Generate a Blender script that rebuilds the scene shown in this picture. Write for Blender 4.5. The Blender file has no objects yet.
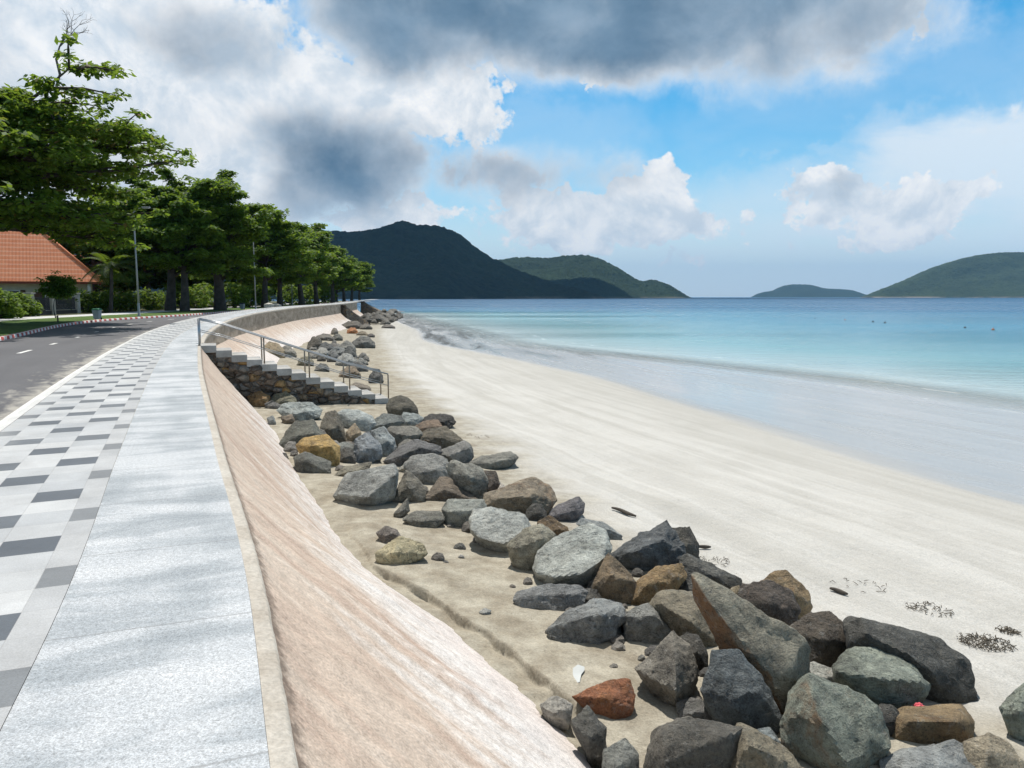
import bpy, bmesh, math, random
import numpy as np
from mathutils import Vector
R = math.radians
SC = bpy.context.scene
COL = SC.collection
rng = np.random.default_rng(7)
random.seed(7)

# ------------------------------------------------------------------ camera
CAMZ, F, PITCH = 1.6, 768.0, math.atan((384-297)/768.0)
cp, sp = math.cos(PITCH), math.sin(PITCH)
def ray(px, py):
    a, b = (px-512)/F, (384-py)/F
    return np.array([a, cp+b*sp, -sp+b*cp])
def G(px, py, z=0.0):
    d = ray(px, py); t = (z-CAMZ)/d[2]
    return d*t+np.array([0, 0, CAMZ])
def P(px, py, Y):
    d = ray(px, py); return d*(Y/d[1])+np.array([0, 0, CAMZ])
cam = bpy.data.cameras.new('camera'); co = bpy.data.objects.new('camera', cam); COL.objects.link(co)
cam.lens, cam.sensor_width = 36*F/1024, 36
cam.clip_start, cam.clip_end = 0.05, 60000
co.location = (0, 0, CAMZ); co.rotation_euler = (math.pi/2-PITCH, 0, 0)
SC.camera = co

# ------------------------------------------------------------------ noise
_perm = np.random.default_rng(3).permutation(4096)
_val = np.random.default_rng(4).random(4096)*2-1
def vnoise(p):
    p = np.asarray(p, float); i = np.floor(p).astype(int); f = p-i; f = f*f*f*(f*(f*6-15)+10)
    def h(a, b, c): return _val[_perm[(_perm[(_perm[a & 4095]+b) & 4095]+c) & 4095]]
    out = 0
    for dx in (0, 1):
        wx = f[..., 0] if dx else 1-f[..., 0]
        for dy in (0, 1):
            wy = f[..., 1] if dy else 1-f[..., 1]
            for dz in (0, 1):
                wz = f[..., 2] if dz else 1-f[..., 2]
                out = out+wx*wy*wz*h(i[..., 0]+dx, i[..., 1]+dy, i[..., 2]+dz)
    return out
def fbm(p, oct=4, lac=2.03, gain=.5):
    p = np.asarray(p, float); s, a = 0, 1.0
    for k in range(oct):
        s = s+a*vnoise(p+17.3*k); p = p*lac; a *= gain
    return s
def n2(x, y, z=0.0, oct=4): return fbm(np.stack([x, y, np.full_like(x, z)], -1), oct)

# ------------------------------------------------------------------ mesh helpers
def link(o, parent=None):
    COL.objects.link(o)
    if parent is not None: o.parent = parent
    return o
def mesh(name, verts, faces, mat=None, parent=None, uv=None, attrs=None, smooth=False, loc=None):
    me = bpy.data.meshes.new(name)
    verts = np.asarray(verts, np.float32)
    if isinstance(faces, np.ndarray):
        n, k = faces.shape
        me.vertices.add(len(verts)); me.vertices.foreach_set('co', verts.ravel())
        me.loops.add(n*k); me.polygons.add(n)
        me.loops.foreach_set('vertex_index', faces.astype(np.int32).ravel())
        me.polygons.foreach_set('loop_start', np.arange(n, dtype=np.int32)*k)
        me.polygons.foreach_set('loop_total', np.full(n, k, np.int32))
    else:
        me.from_pydata([tuple(map(float, v)) for v in verts], [], faces)
    me.update(calc_edges=True); me.validate()
    if uv is not None:
        l = me.uv_layers.new(name='UVMap'); idx = np.empty(len(me.loops), np.int32)
        me.loops.foreach_get('vertex_index', idx)
        l.data.foreach_set('uv', np.asarray(uv, np.float32)[idx].ravel())
    for k, v in (attrs or {}).items():
        a = me.attributes.new(k, 'FLOAT', 'POINT'); a.data.foreach_set('value', np.asarray(v, np.float32))
    if smooth: me.polygons.foreach_set('use_smooth', np.ones(len(me.polygons), bool))
    if mat is not None: me.materials.append(mat)
    o = bpy.data.objects.new(name, me)
    if loc is not None: o.location = loc
    return link(o, parent)
def grid_faces(n, m):
    i, j = np.meshgrid(np.arange(n-1), np.arange(m-1), indexing='ij')
    a = (i*m+j).ravel(); return np.stack([a, a+1, a+m+1, a+m], 1)
def grid(name, pts, mat, parent=None, uv=None, attrs=None, smooth=True, flip=False):
    n, m = pts.shape[:2]; f = grid_faces(n, m)
    if flip: f = f[:, ::-1].copy()
    return mesh(name, pts.reshape(-1, 3), f, mat, parent, None if uv is None else uv.reshape(-1, 2),
                None if attrs is None else {k: v.ravel() for k, v in attrs.items()}, smooth)
class MB:
    def __init__(s): s.v, s.f = [], []
    def add(s, v, f):
        b = len(s.v); s.v += [tuple(map(float, q)) for q in v]; s.f += [tuple(b+i for i in q) for q in f]; return s
    def box(s, c, size, M=None, bev=0.0):
        x, y, z = [k/2 for k in size]; v = [(sx*x, sy*y, sz*z) for sx in (-1, 1) for sy in (-1, 1) for sz in (-1, 1)]
        v = [np.array(q) for q in v]
        if M is not None: v = [M @ q for q in v]
        return s.add([q+np.array(c) for q in v], [(0, 1, 3, 2), (4, 6, 7, 5), (0, 4, 5, 1), (2, 3, 7, 6), (0, 2, 6, 4), (1, 5, 7, 3)])
    def tube(s, pts, rad, n=8, cap=True):
        pts = [np.array(p, float) for p in pts]; m = len(pts)
        if np.isscalar(rad): rad = [rad]*m
        vs, prev = [], None
        for i, p in enumerate(pts):
            t = pts[min(i+1, m-1)]-pts[max(i-1, 0)]; t = t/(np.linalg.norm(t)+1e-9)
            if prev is None:
                a = np.array([0, 0, 1.]) if abs(t[2]) < .9 else np.array([1., 0, 0]); u = np.cross(a, t)
            else: u = prev-t*np.dot(prev, t)
            u = u/(np.linalg.norm(u)+1e-9); prev = u; w = np.cross(t, u)
            for k in range(n):
                an = 2*math.pi*k/n; vs.append(p+rad[i]*(math.cos(an)*u+math.sin(an)*w))
        fs = [(i*n+k, i*n+(k+1) % n, (i+1)*n+(k+1) % n, (i+1)*n+k) for i in range(m-1) for k in range(n)]
        if cap: fs += [tuple(range(n))[::-1], tuple((m-1)*n+k for k in range(n))]
        return s.add(vs, fs)
    def lathe(s, prof, c, n=20):
        vs = [(c[0]+r*math.cos(2*math.pi*k/n), c[1]+r*math.sin(2*math.pi*k/n), c[2]+z) for r, z in prof for k in range(n)]
        fs = [(i*n+k, i*n+(k+1) % n, (i+1)*n+(k+1) % n, (i+1)*n+k) for i in range(len(prof)-1) for k in range(n)]
        fs += [tuple(range(n))[::-1], tuple((len(prof)-1)*n+k for k in range(n))]
        return s.add(vs, fs)
    def build(s, name, mat, parent=None, smooth=False, bevel=0.0, loc=None):
        o = mesh(name, s.v, s.f, mat, parent, smooth=smooth, loc=loc)
        if bevel:
            b = o.modifiers.new('bevel', 'BEVEL'); b.width = bevel; b.segments = 2; b.limit_method = 'ANGLE'
        return o
def tag(o, label=None, cat=None, group=None, kind=None):
    if label: o['label'] = label
    if cat: o['category'] = cat
    if group: o['group'] = group
    if kind: o['kind'] = kind
    return o
def empty(name, loc, label, cat, group=None, rz=0):
    o = bpy.data.objects.new(name, None); o.location = loc; o.rotation_euler = (0, 0, rz); o.empty_display_size = .3
    return tag(link(o), label, cat, group)
def copy_tree(o, parent=None):
    c = o.copy(); COL.objects.link(c)
    if parent is not None: c.parent = parent
    for ch in list(o.children): copy_tree(ch, c)
    return c

# ------------------------------------------------------------------ node helpers
class NT:
    def __init__(s, tree):
        s.t = tree; s.t.nodes.clear()
    def n(s, typ, **kw):
        x = s.t.nodes.new(typ)
        for k, v in kw.items():
            if k == 'inp':
                for a, b in v.items():
                    if isinstance(b, bpy.types.NodeSocket): s.t.links.new(b, x.inputs[a])
                    else: x.inputs[a].default_value = b
            else: setattr(x, k, v)
        return x
    def math(s, op, a, b=None, c=None, clamp=False):
        x = s.n('ShaderNodeMath', operation=op, use_clamp=clamp)
        for i, q in enumerate((a, b, c)):
            if q is None: continue
            if isinstance(q, bpy.types.NodeSocket): s.t.links.new(q, x.inputs[i])
            else: x.inputs[i].default_value = q
        return x.outputs[0]
    def vmath(s, op, a, b=None):
        x = s.n('ShaderNodeVectorMath', operation=op)
        for i, q in enumerate((a, b)):
            if q is None: continue
            if isinstance(q, bpy.types.NodeSocket): s.t.links.new(q, x.inputs[i])
            else: x.inputs[i].default_value = q
        return x
    def noise(s, vec, scale, detail=4, rough=.55, dist=0.0, dim='3D'):
        x = s.n('ShaderNodeTexNoise', noise_dimensions=dim)
        x.inputs['Scale'].default_value = scale; x.inputs['Detail'].default_value = detail
        x.inputs['Roughness'].default_value = rough; x.inputs['Distortion'].default_value = dist
        if vec is not None: s.t.links.new(vec, x.inputs['Vector'])
        return x.outputs['Fac']
    def mix(s, fac, a, b, blend='MIX'):
        x = s.n('ShaderNodeMix', data_type='RGBA', blend_type=blend, clamp_factor=True)
        for k, q in ((0, fac), (6, a), (7, b)):
            if isinstance(q, bpy.types.NodeSocket): s.t.links.new(q, x.inputs[k])
            elif k == 0: x.inputs[k].default_value = q
            else: x.inputs[k].default_value = (*q, 1) if len(q) == 3 else q
        return x.outputs[2]
    def rng(s, v, a, b, c=0.0, d=1.0, smooth=False):
        x = s.n('ShaderNodeMapRange', interpolation_type='SMOOTHSTEP' if smooth else 'LINEAR')
        for k, q in ((0, v), (1, a), (2, b), (3, c), (4, d)):
            if isinstance(q, bpy.types.NodeSocket): s.t.links.new(q, x.inputs[k])
            else: x.inputs[k].default_value = q
        return x.outputs[0]
    def ramp(s, v, stops, interp='LINEAR'):
        x = s.n('ShaderNodeValToRGB'); x.color_ramp.interpolation = interp
        e = x.color_ramp.elements
        while len(e) < len(stops): e.new(.5)
        for el, (p, c) in zip(e, stops): el.position = p; el.color = (*c, 1)
        s.t.links.new(v, x.inputs[0]); return x.outputs[0]
    def bump(s, h, strength=.5, dist=.02, normal=None):
        x = s.n('ShaderNodeBump', inp={'Strength': strength, 'Distance': dist, 'Height': h})
        if normal is not None: s.t.links.new(normal, x.inputs['Normal'])
        return x.outputs[0]
    def scale(s, vec, sc):
        return s.n('ShaderNodeMapping', inp={'Vector': vec, 'Scale': sc}).outputs[0]
    def attr(s, name): return s.n('ShaderNodeAttribute', attribute_name=name).outputs['Fac']
    def co(s, which='Object'): return s.n('ShaderNodeTexCoord').outputs[which]
    def out(s, color, rough=.8, normal=None, spec=.3, **kw):
        b = s.n('ShaderNodeBsdfPrincipled')
        d = {'Base Color': color, 'Roughness': rough, 'Specular IOR Level': spec}
        d.update(kw)
        for k, q in d.items():
            if isinstance(q, bpy.types.NodeSocket): s.t.links.new(q, b.inputs[k])
            else: b.inputs[k].default_value = (*q, 1) if isinstance(q, tuple) and len(q) == 3 else q
        if normal is not None: s.t.links.new(normal, b.inputs['Normal'])
        o = s.n('ShaderNodeOutputMaterial'); s.t.links.new(b.outputs[0], o.inputs[0]); return b
def material(name):
    m = bpy.data.materials.new(name); m.use_nodes = True; return m, NT(m.node_tree)
def plain(name, col, rough=.7, var=.25, scale=3.0, bump=.0, metal=0.0, spec=.3):
    m, t = material(name); c = t.co()
    f = t.noise(c, scale, 6)
    k = t.rng(f, .3, .7, 1-var, 1+var)
    cc = t.mix(1.0, col, t.n('ShaderNodeCombineColor', inp={0: k, 1: k, 2: k}).outputs[0], 'MULTIPLY')
    nrm = t.bump(t.noise(c, scale*6, 5), .5, bump) if bump else None
    t.out(cc, rough, nrm, spec, Metallic=metal); return m
# ------------------------------------------------------------------ curves of the coast (world metres; camera looks along +Y)
def smooth_curve(pts, ys):
    pts = sorted(pts); a = np.array(pts); Y, V = a[:, 0], a[:, 1]
    d = np.diff(V)/np.diff(Y); m = np.concatenate([[d[0]], (d[:-1]*np.diff(Y)[1:]+d[1:]*np.diff(Y)[:-1])/(np.diff(Y)[1:]+np.diff(Y)[:-1]), [d[-1]]])
    ys = np.asarray(ys, float); i = np.clip(np.searchsorted(Y, ys)-1, 0, len(Y)-2)
    h = Y[i+1]-Y[i]; t = np.clip((ys-Y[i])/h, -20, 20); tt = np.clip(t, 0, 1)
    r = (2*tt**3-3*tt**2+1)*V[i]+(tt**3-2*tt**2+tt)*h*m[i]+(-2*tt**3+3*tt**2)*V[i+1]+(tt**3-tt**2)*h*m[i+1]
    r = np.where(t < 0, V[0]+(ys-Y[0])*d[0], r); r = np.where(t > 1, V[-1]+(ys-Y[-1])*d[-1], r); return r
_w = []
for px, py, z in [(270, 768, 0), (250, 600, 0), (215, 450, 0), (197.5, 360, 0), (202, 336, .05), (217, 324.5, .2), (249, 314, .38), (284, 308.5, .5), (341, 303.5, .6)]:
    g = G(px, py, z); _w.append((g[1], g[0], z))
_w.append((190, -35.5, .8)); _w.append((250, -43, .9))
def wallX(y): return smooth_curve([(a, b) for a, b, c in _w], y)
def wallZ(y): return smooth_curve([(-50, 0), (-20, 0), (5, 0), (20, 0), (25, 0), (28, .01)]+[(a, c) for a, b, c in _w if a > 28], y)
SEA = -3.2
_s = [(0, 35), (18, 26)]
for px, py in [(1024, 413), (800, 380), (650, 362), (500, 345), (450, 332), (400, 317.5)]:
    g = G(px, py, SEA); _s.append((g[1], g[0]))
_s.append((230, -36)); 
def shoreX(y):
    y = np.asarray(y, float)
    return np.where(y > 230, -36-(y-230)*14, smooth_curve(_s, np.minimum(y, 230)))
def kerbX(y):
    pts = [(-40, -8), (0, -9.9), (15, -14.9)]
    for px, py in [(0, 338), (95, 322), (190, 316), (232, 312.7)]:
        g = G(px, py, 0.0); pts.append((g[1], g[0]))
    pts += [(120, -33), (190, -45), (250, -53)]
    return smooth_curve(pts, y)
def nrm(y):
    e = .05; d = (wallX(y+e)-wallX(y-e))/(2*e); l = np.sqrt(1+d*d); return 1/l, -d/l      # seaward unit normal
def off(y, s):
    nx, ny = nrm(y); return wallX(y)+nx*s, y+ny*s
YS = np.concatenate([np.linspace(-12, 30, 170), np.linspace(30.5, 110, 130), np.linspace(111, 250, 90)])
ARC = np.concatenate([[0], np.cumsum(np.hypot(np.diff(wallX(YS)), np.diff(YS)))])
def arc(y): return np.interp(y, YS, ARC)
TOE = [(-20, -1.85), (4, -1.85), (12, -1.92), (26, -2.1), (45, -2.3), (100, -2.6), (180, -2.8), (260, -2.9)]
def toeZ(y): return smooth_curve(TOE, y)
def wetW(y): return smooth_curve([(-20, 15), (18, 14), (42, 11.5), (80, 6), (150, 3), (250, 2)], y)
# the scarp: a low eroded bank in the sand in front of the apron toe
SC_PX = [(330, 505), (372, 566), (392, 580), (425, 595), (450, 612), (480, 632), (510, 655), (535, 676), (558, 691), (572, 706), (588, 727), (606, 757), (640, 800)]
SCARP = np.array([G(a, b, -1.93)[:2] for a, b in SC_PX])
def scarp_side(x, y):
    """signed distance to the scarp line, positive on the sea side; and how far along it"""
    best = np.full(x.shape, 1e9); sg = np.zeros(x.shape); par = np.zeros(x.shape)
    for k in range(len(SCARP)-1):
        a, b = SCARP[k], SCARP[k+1]; d = b-a; L = np.dot(d, d)
        t = np.clip(((x-a[0])*d[0]+(y-a[1])*d[1])/L, 0, 1); qx, qy = x-a[0]-t*d[0], y-a[1]-t*d[1]
        ds = np.hypot(qx, qy); s = np.sign(d[0]*qy-d[1]*qx); m = ds < best
        best = np.where(m, ds, best); sg = np.where(m, s, sg); par = np.where(m, k+t, par)
    return best*sg, par
def sandZ(x, y, fine=True):
    x = np.asarray(x, float); y = np.asarray(y, float); yc = np.clip(y, -20, 230)
    r = (shoreX(yc)-x)*.93; w = wetW(yc); zt = toeZ(yc)
    nx, ny = nrm(yc); W = np.maximum((shoreX(yc)-wallX(yc))*.93-2.2, w+1)
    u = np.clip((r-w)/(W-w), 0, 1.0)
    z = np.where(r < 0, SEA+r*.035, np.where(r < w, SEA+.2*(r/w)**1.2, SEA+.2+(zt-SEA-.2)*(u**.85)))
    rough = np.clip((z-(SEA+.3))/.5, 0, 1)
    z = z+rough*(.035*n2(x*.55, y*.55, 1.0, 3))
    if fine:
        z = z+np.clip(rough, .06, 1)*.010*n2(x*3.0, y*3.0, 2.0, 3)
        near = (y < 14) & (x > -8) & (x < 4)
        if near.any():
            d = np.full(x.shape, 9.0); p = np.zeros(x.shape)
            dd, pp = scarp_side(x[near]+.03*n2(x[near]*3, y[near]*3, 3.0, 3), y[near]); d[near] = dd; p[near] = pp
            hgt = .13*np.clip((p-.3)/1.5, 0, 1)*(.6+.4*np.sin(p*2.3+1)**2+.35*(p > 9.5))
            z = z-hgt*np.clip((.015-d)/.03, 0, 1)*np.exp(-np.clip(-d, 0, 9)*2.2)
    return z
def ground_at(px, py):
    z = -2.0
    for _ in range(12):
        g = G(px, py, z); z = .5*z+.5*float(sandZ(np.array([g[0]]), np.array([g[1]]), False)[0])
    return G(px, py, z)

# ------------------------------------------------------------------ materials of the setting
def uvnode(t): return t.n('ShaderNodeUVMap').outputs[0]
def mat_granite():
    m, t = material('granite_paving'); c = t.co(); uv = uvnode(t)
    sp = t.n('ShaderNodeSeparateXYZ', inp={0: uv})
    grain = t.noise(c, 110, 3, .8); mid = t.noise(c, 38, 5, .75)
    stn = t.noise(t.scale(uv, (.8, 2.6, 1)), 1.0, 6, .6, .6)
    stn2 = t.noise(t.scale(uv, (1.4, .35, 1)), 1.3, 4)
    v = t.math('ADD', t.math('MULTIPLY', stn, .65), t.math('MULTIPLY', stn2, .35))
    col = t.ramp(v, [(.36, (.29, .315, .335)), (.46, (.38, .403, .422)), (.53, (.49, .505, .52)), (.68, (.585, .592, .60))])
    g = t.rng(t.math('ADD', t.math('MULTIPLY', grain, .6), t.math('MULTIPLY', mid, .4)), .38, .62, .50, 1.42)
    col = t.mix(1.0, col, t.n('ShaderNodeCombineColor', inp={0: g, 1: g, 2: g}).outputs[0], 'MULTIPLY')
    # slab joints every 1.3 m, a hairline wavy line
    wv = t.math('MULTIPLY', t.math('SUBTRACT', t.noise(t.scale(uv, (3, 3, 1)), 1, 3), .5), .03)
    j = t.math('ABSOLUTE', t.math('SUBTRACT', t.math('FRACT', t.math('DIVIDE', t.math('ADD', sp.outputs[1], wv), 1.3)), .5))
    jm = t.rng(j, .493, .497, 0, .55)
    col = t.mix(jm, col, (.22, .22, .22))
    t.out(col, t.rng(mid, .3, .7, .5, .8), t.bump(t.math('SUBTRACT', grain, jm), .35, .004), .35)
    return m
def mat_tiles():
    m, t = material('paving_tiles'); uv = uvnode(t); c = t.co()
    sp = t.n('ShaderNodeSeparateXYZ', inp={0: uv}); s = t.math('MULTIPLY', sp.outputs[0], -1.0); a = sp.outputs[1]
    # s: metres inland of the granite band.  border .17 wide then columns of .335 ; along tiles .352 long, one in four dark, next column shifted half
    k = t.math('ADD', t.math('DIVIDE', t.math('SUBTRACT', s, .17), .335), 1.0)
    colid = t.math('FLOOR', k); odd = t.math('FLOORED_MODULO', colid, 2.0)
    tv = t.math('ADD', t.math('DIVIDE', t.math('ADD', a, .62), .352), t.math('MULTIPLY', odd, 2.0))
    row = t.math('FLOOR', tv); d4 = t.math('FLOORED_MODULO', row, 4.0)
    dark = t.math('LESS_THAN', d4, .5)
    idv = t.n('ShaderNodeCombineXYZ', inp={0: colid, 1: row, 2: 0.0}).outputs[0]
    wn = t.n('ShaderNodeTexWhiteNoise', noise_dimensions='2D', inp={'Vector': idv}).outputs[0]
    base = t.mix(wn, (.41, .42, .43), (.54, .54, .535))
    border = t.math('LESS_THAN', k, 1.0)
    base = t.mix(t.math('MULTIPLY', border, .7), base, (.42, .42, .42))
    dk = t.mix(border, t.mix(wn, (.10, .115, .135), (.145, .16, .175)), (.20, .21, .22))
    col = t.mix(dark, base, dk)
    grime = t.noise(c, 1.7, 6, .65); gr = t.rng(grime, .3, .7, .82, 1.12); fine = t.rng(t.noise(c, 120, 3, .7), .3, .7, .85, 1.15)
    gg = t.math('MULTIPLY', gr, fine)
    col = t.mix(1.0, col, t.n('ShaderNodeCombineColor', inp={0: gg, 1: gg, 2: gg}).outputs[0], 'MULTIPLY')
    jx = t.math('ABSOLUTE', t.math('SUBTRACT', t.math('FRACT', k), .5)); jy = t.math('ABSOLUTE', t.math('SUBTRACT', t.math('FRACT', tv), .5))
    j = t.math('MAXIMUM', t.rng(jx, .489, .495), t.rng(jy, .489, .495))
    col = t.mix(t.math('MULTIPLY', j, .4), col, (.30, .29, .28))
    # drifted pale sand towards the kerb
    sd = t.rng(t.math('ADD', s, t.math('MULTIPLY', t.noise(c, 2.2, 5), .5)), 1.3, 1.75, 0, .3)
    col = t.mix(sd, col, (.66, .64, .60))
    t.out(col, .6, t.bump(t.math('SUBTRACT', t.noise(c, 60, 4), j), .3, .004), .35); return m
def mat_asphalt():
    m, t = material('asphalt'); uv = uvnode(t); c = t.co(); sp = t.n('ShaderNodeSeparateXYZ', inp={0: uv}); s = sp.outputs[0]
    f = t.noise(c, 70, 4, .7); w = t.noise(t.scale(uv, (1.2, .12, 1)), 1.0, 5); b = t.noise(c, .35, 5)
    col = t.ramp(t.math('ADD', t.math('MULTIPLY', w, .6), t.math('MULTIPLY', b, .4)), [(.3, (.11, .108, .113)), (.7, (.15, .147, .152))])
    k = t.rng(f, .3, .7, .75, 1.25); col = t.mix(1.0, col, t.n('ShaderNodeCombineColor', inp={0: k, 1: k, 2: k}).outputs[0], 'MULTIPLY')
    # sand blown onto the edge of the carriageway (s = metres from the seaward kerb)
    sn = t.noise(t.scale(uv, (1.6, .9, 1)), 1.3, 6, .65, .5)
    e = t.math('SUBTRACT', t.math('ADD', sn, .18), t.math('MULTIPLY', s, .28))
    col = t.mix(t.rng(e, .44, .66, 0, .7), col, (.50, .465, .40))
    t.out(col, .9, t.bump(f, .4, .006), .25); return m
def mat_concrete(name, a, b, bump=.01, scale=2.0):
    m, t = material(name); c = t.co(); f = t.noise(c, scale, 7, .62); g = t.noise(c, 40, 5, .7)
    col = t.mix(t.rng(f, .33, .67), a, b); k = t.rng(g, .3, .7, .8, 1.2)
    col = t.mix(1.0, col, t.n('ShaderNodeCombineColor', inp={0: k, 1: k, 2: k}).outputs[0], 'MULTIPLY')
    t.out(col, .9, t.bump(g, .6, bump), .2); return m
def mat_apron():
    m, t = material('apron_concrete'); uv = uvnode(t); c = t.co(); sp = t.n('ShaderNodeSeparateXYZ', inp={0: uv}); s, a = sp.outputs[0], sp.outputs[1]
    # run-off streaks slant down the slope
    sk = t.n('ShaderNodeCombineXYZ', inp={0: t.math('MULTIPLY', s, .35), 1: t.math('ADD', t.math('MULTIPLY', a, 1.5), t.math('MULTIPLY', s, 1.1)), 2: 0.0}).outputs[0]
    st = t.noise(sk, 1.4, 7, .62, .4); pat = t.noise(c, .5, 5, .6); g = t.noise(c, 55, 5, .75); mid = t.noise(c, 9, 5, .65)
    col = t.ramp(t.math('ADD', t.math('MULTIPLY', st, .6), t.math('MULTIPLY', pat, .4)),
                 [(.28, (.38, .27, .215)), (.40, (.50, .38, .305)), (.50, (.565, .455, .37)), (.62, (.61, .515, .43)), (.8, (.66, .59, .525))])
    # pale salt and scoured plaster toward the foot
    sa = t.math('ADD', t.math('MULTIPLY', s, .42), t.math('MULTIPLY', t.math('SUBTRACT', st, .5), 1.5))
    col = t.mix(t.rng(t.math('ADD', sa, t.math('MULTIPLY', mid, .5)), .60, 1.02, 0, .85), col, (.72, .685, .655))
    col = t.mix(t.rng(t.math('ADD', t.math('MULTIPLY', s, .3), t.math('MULTIPLY', pat, .9)), .95, 1.15, 0, .16), col, (.55, .36, .30))
    k = t.rng(t.math('ADD', t.math('MULTIPLY', g, .65), t.math('MULTIPLY', mid, .35)), .36, .62, .60, 1.25)
    col = t.mix(1.0, col, t.n('ShaderNodeCombineColor', inp={0: k, 1: k, 2: k}).outputs[0], 'MULTIPLY')
    # a dirt seam right below the coping
    col = t.mix(t.rng(t.math('ADD', s, t.math('MULTIPLY', t.math('SUBTRACT', t.noise(c, 14, 5, .7), .5), .16)), .10, .145, .8, 0), col, (.13, .10, .08))
    h = t.math('ADD', t.math('MULTIPLY', g, .5), t.math('ADD', mid, st))
    t.out(col, .92, t.bump(h, .55, .02), .2); return m
def mat_seaface():
    m, t = material('weathered_wall_face'); uv = uvnode(t); c = t.co()
    zz_ = t.n('ShaderNodeSeparateXYZ', inp={0: c}).outputs[2]; ar_ = t.n('ShaderNodeSeparateXYZ', inp={0: uv}).outputs[1]
    st = t.noise(t.n('ShaderNodeCombineXYZ', inp={0: t.math('MULTIPLY', zz_, 1.5), 1: t.math('MULTIPLY', ar_, .45), 2: 0.0}).outputs[0], 1.3, 8, .68, .6); g = t.noise(c, 6, 6, .7)
    col = t.ramp(st, [(.3, (.24, .19, .145)), (.5, (.42, .34, .26)), (.7, (.58, .48, .385))])
    k = t.rng(g, .3, .7, .7, 1.25); col = t.mix(1.0, col, t.n('ShaderNodeCombineColor', inp={0: k, 1: k, 2: k}).outputs[0], 'MULTIPLY')
    t.out(col, .9, t.bump(g, .7, .04), .2); return m
def mat_sand():
    m, t = material('beach_sand'); uv = uvnode(t); c = t.co(); h = t.attr('above_sea'); dry = t.attr('dry')
    sp = t.n('ShaderNodeSeparateXYZ', inp={0: uv})
    streak = t.noise(t.scale(uv, (1.1, .055, 1)), 1.3, 8, .68, .8); streak2 = t.noise(t.scale(uv, (.25, .03, 1)), 1.0, 5, .6, .3)
    fine = t.noise(c, 45, 5, .75); lump = t.noise(c, 2.2, 6, .62)
    dryc = t.ramp(lump, [(.34, (.265, .23, .175)), (.5, (.345, .31, .245)), (.66, (.425, .39, .315))])
    pale = t.ramp(t.math('ADD', t.math('MULTIPLY', streak, .45), t.math('ADD', t.math('MULTIPLY', streak2, .25), t.math('MULTIPLY', t.noise(t.scale(c, (1, .6, 1)), .5, 8, .7, .5), .30))),
                  [(.32, (.395, .378, .34)), (.46, (.475, .457, .42)), (.54, (.54, .522, .485)), (.72, (.61, .592, .555))])
    d = t.rng(t.math('ADD', dry, t.math('MULTIPLY', t.math('SUBTRACT', t.noise(c, .45, 6, .6), .5), 3.4)), -.9, .9, 0, 1, True)
    col = t.mix(d, pale, dryc)
    wn = t.math('MULTIPLY', t.math('SUBTRACT', t.noise(t.scale(uv, (.30, .05, 1)), 1.0, 6, .6, .6), .5), .06)
    wet = t.rng(t.math('ADD', h, wn), .265, .17, 0, 1, True)
    damp = t.rng(t.math('ADD', h, t.math('MULTIPLY', wn, 3.0)), .62, .24, 0, .55, True)
    col = t.mix(damp, col, t.mix(streak, (.36, .345, .31), (.46, .445, .405)))
    col = t.mix(wet, col, t.mix(streak, (.30, .295, .285), (.44, .435, .42)))
    # shell grit and dark weed crumbs
    vor = t.n('ShaderNodeTexVoronoi', feature='F1', inp={'Vector': c, 'Scale': 9.0, 'Randomness': 1.0})
    sel = t.math('GREATER_THAN', t.n('ShaderNodeSeparateColor', inp={0: vor.outputs['Color']}).outputs[0], .8)
    crumb = t.math('MULTIPLY', t.math('MULTIPLY', sel, t.rng(vor.outputs['Distance'], .07, .10, 1, 0)), t.math('SUBTRACT', 1.0, wet))
    crumb = t.math('MULTIPLY', crumb, t.rng(t.noise(c, .6, 4), .42, .55, 0, .85))
    col = t.mix(crumb, col, (.09, .08, .06))
    gr2 = t.noise(c, 6, 7, .72); k = t.math('MULTIPLY', t.rng(fine, .35, .65, .80, 1.2), t.math('ADD', 1.0, t.math('MULTIPLY', t.math('SUBTRACT', gr2, .5), t.math('MULTIPLY', d, .9)))); col = t.mix(1.0, col, t.n('ShaderNodeCombineColor', inp={0: k, 1: k, 2: k}).outputs[0], 'MULTIPLY')
    wr = t.rng(t.noise(t.scale(uv, (.5, .06, 1)), 1.0, 6, .65, .6), .35, .65, .06, .30)
    rough = t.mix(wet, (.95, .95, .95), t.n('ShaderNodeCombineColor', inp={0: wr, 1: wr, 2: wr}).outputs[0])
    bh = t.math('ADD', t.math('MULTIPLY', fine, .25), t.math('ADD', t.math('MULTIPLY', t.noise(c, 9, 5, .65), 1.0), t.math('MULTIPLY', streak, .6)))
    bs = t.rng(wet, 0, 1, .8, .03)
    nb = t.n('ShaderNodeBump', inp={'Strength': bs, 'Distance': .035, 'Height': bh}).outputs[0]
    sp_ = t.rng(wet, 0, 1, .15, .42)
    t.out(col, t.n('ShaderNodeSeparateColor', inp={0: rough}).outputs[0], nb, sp_); return m
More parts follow.
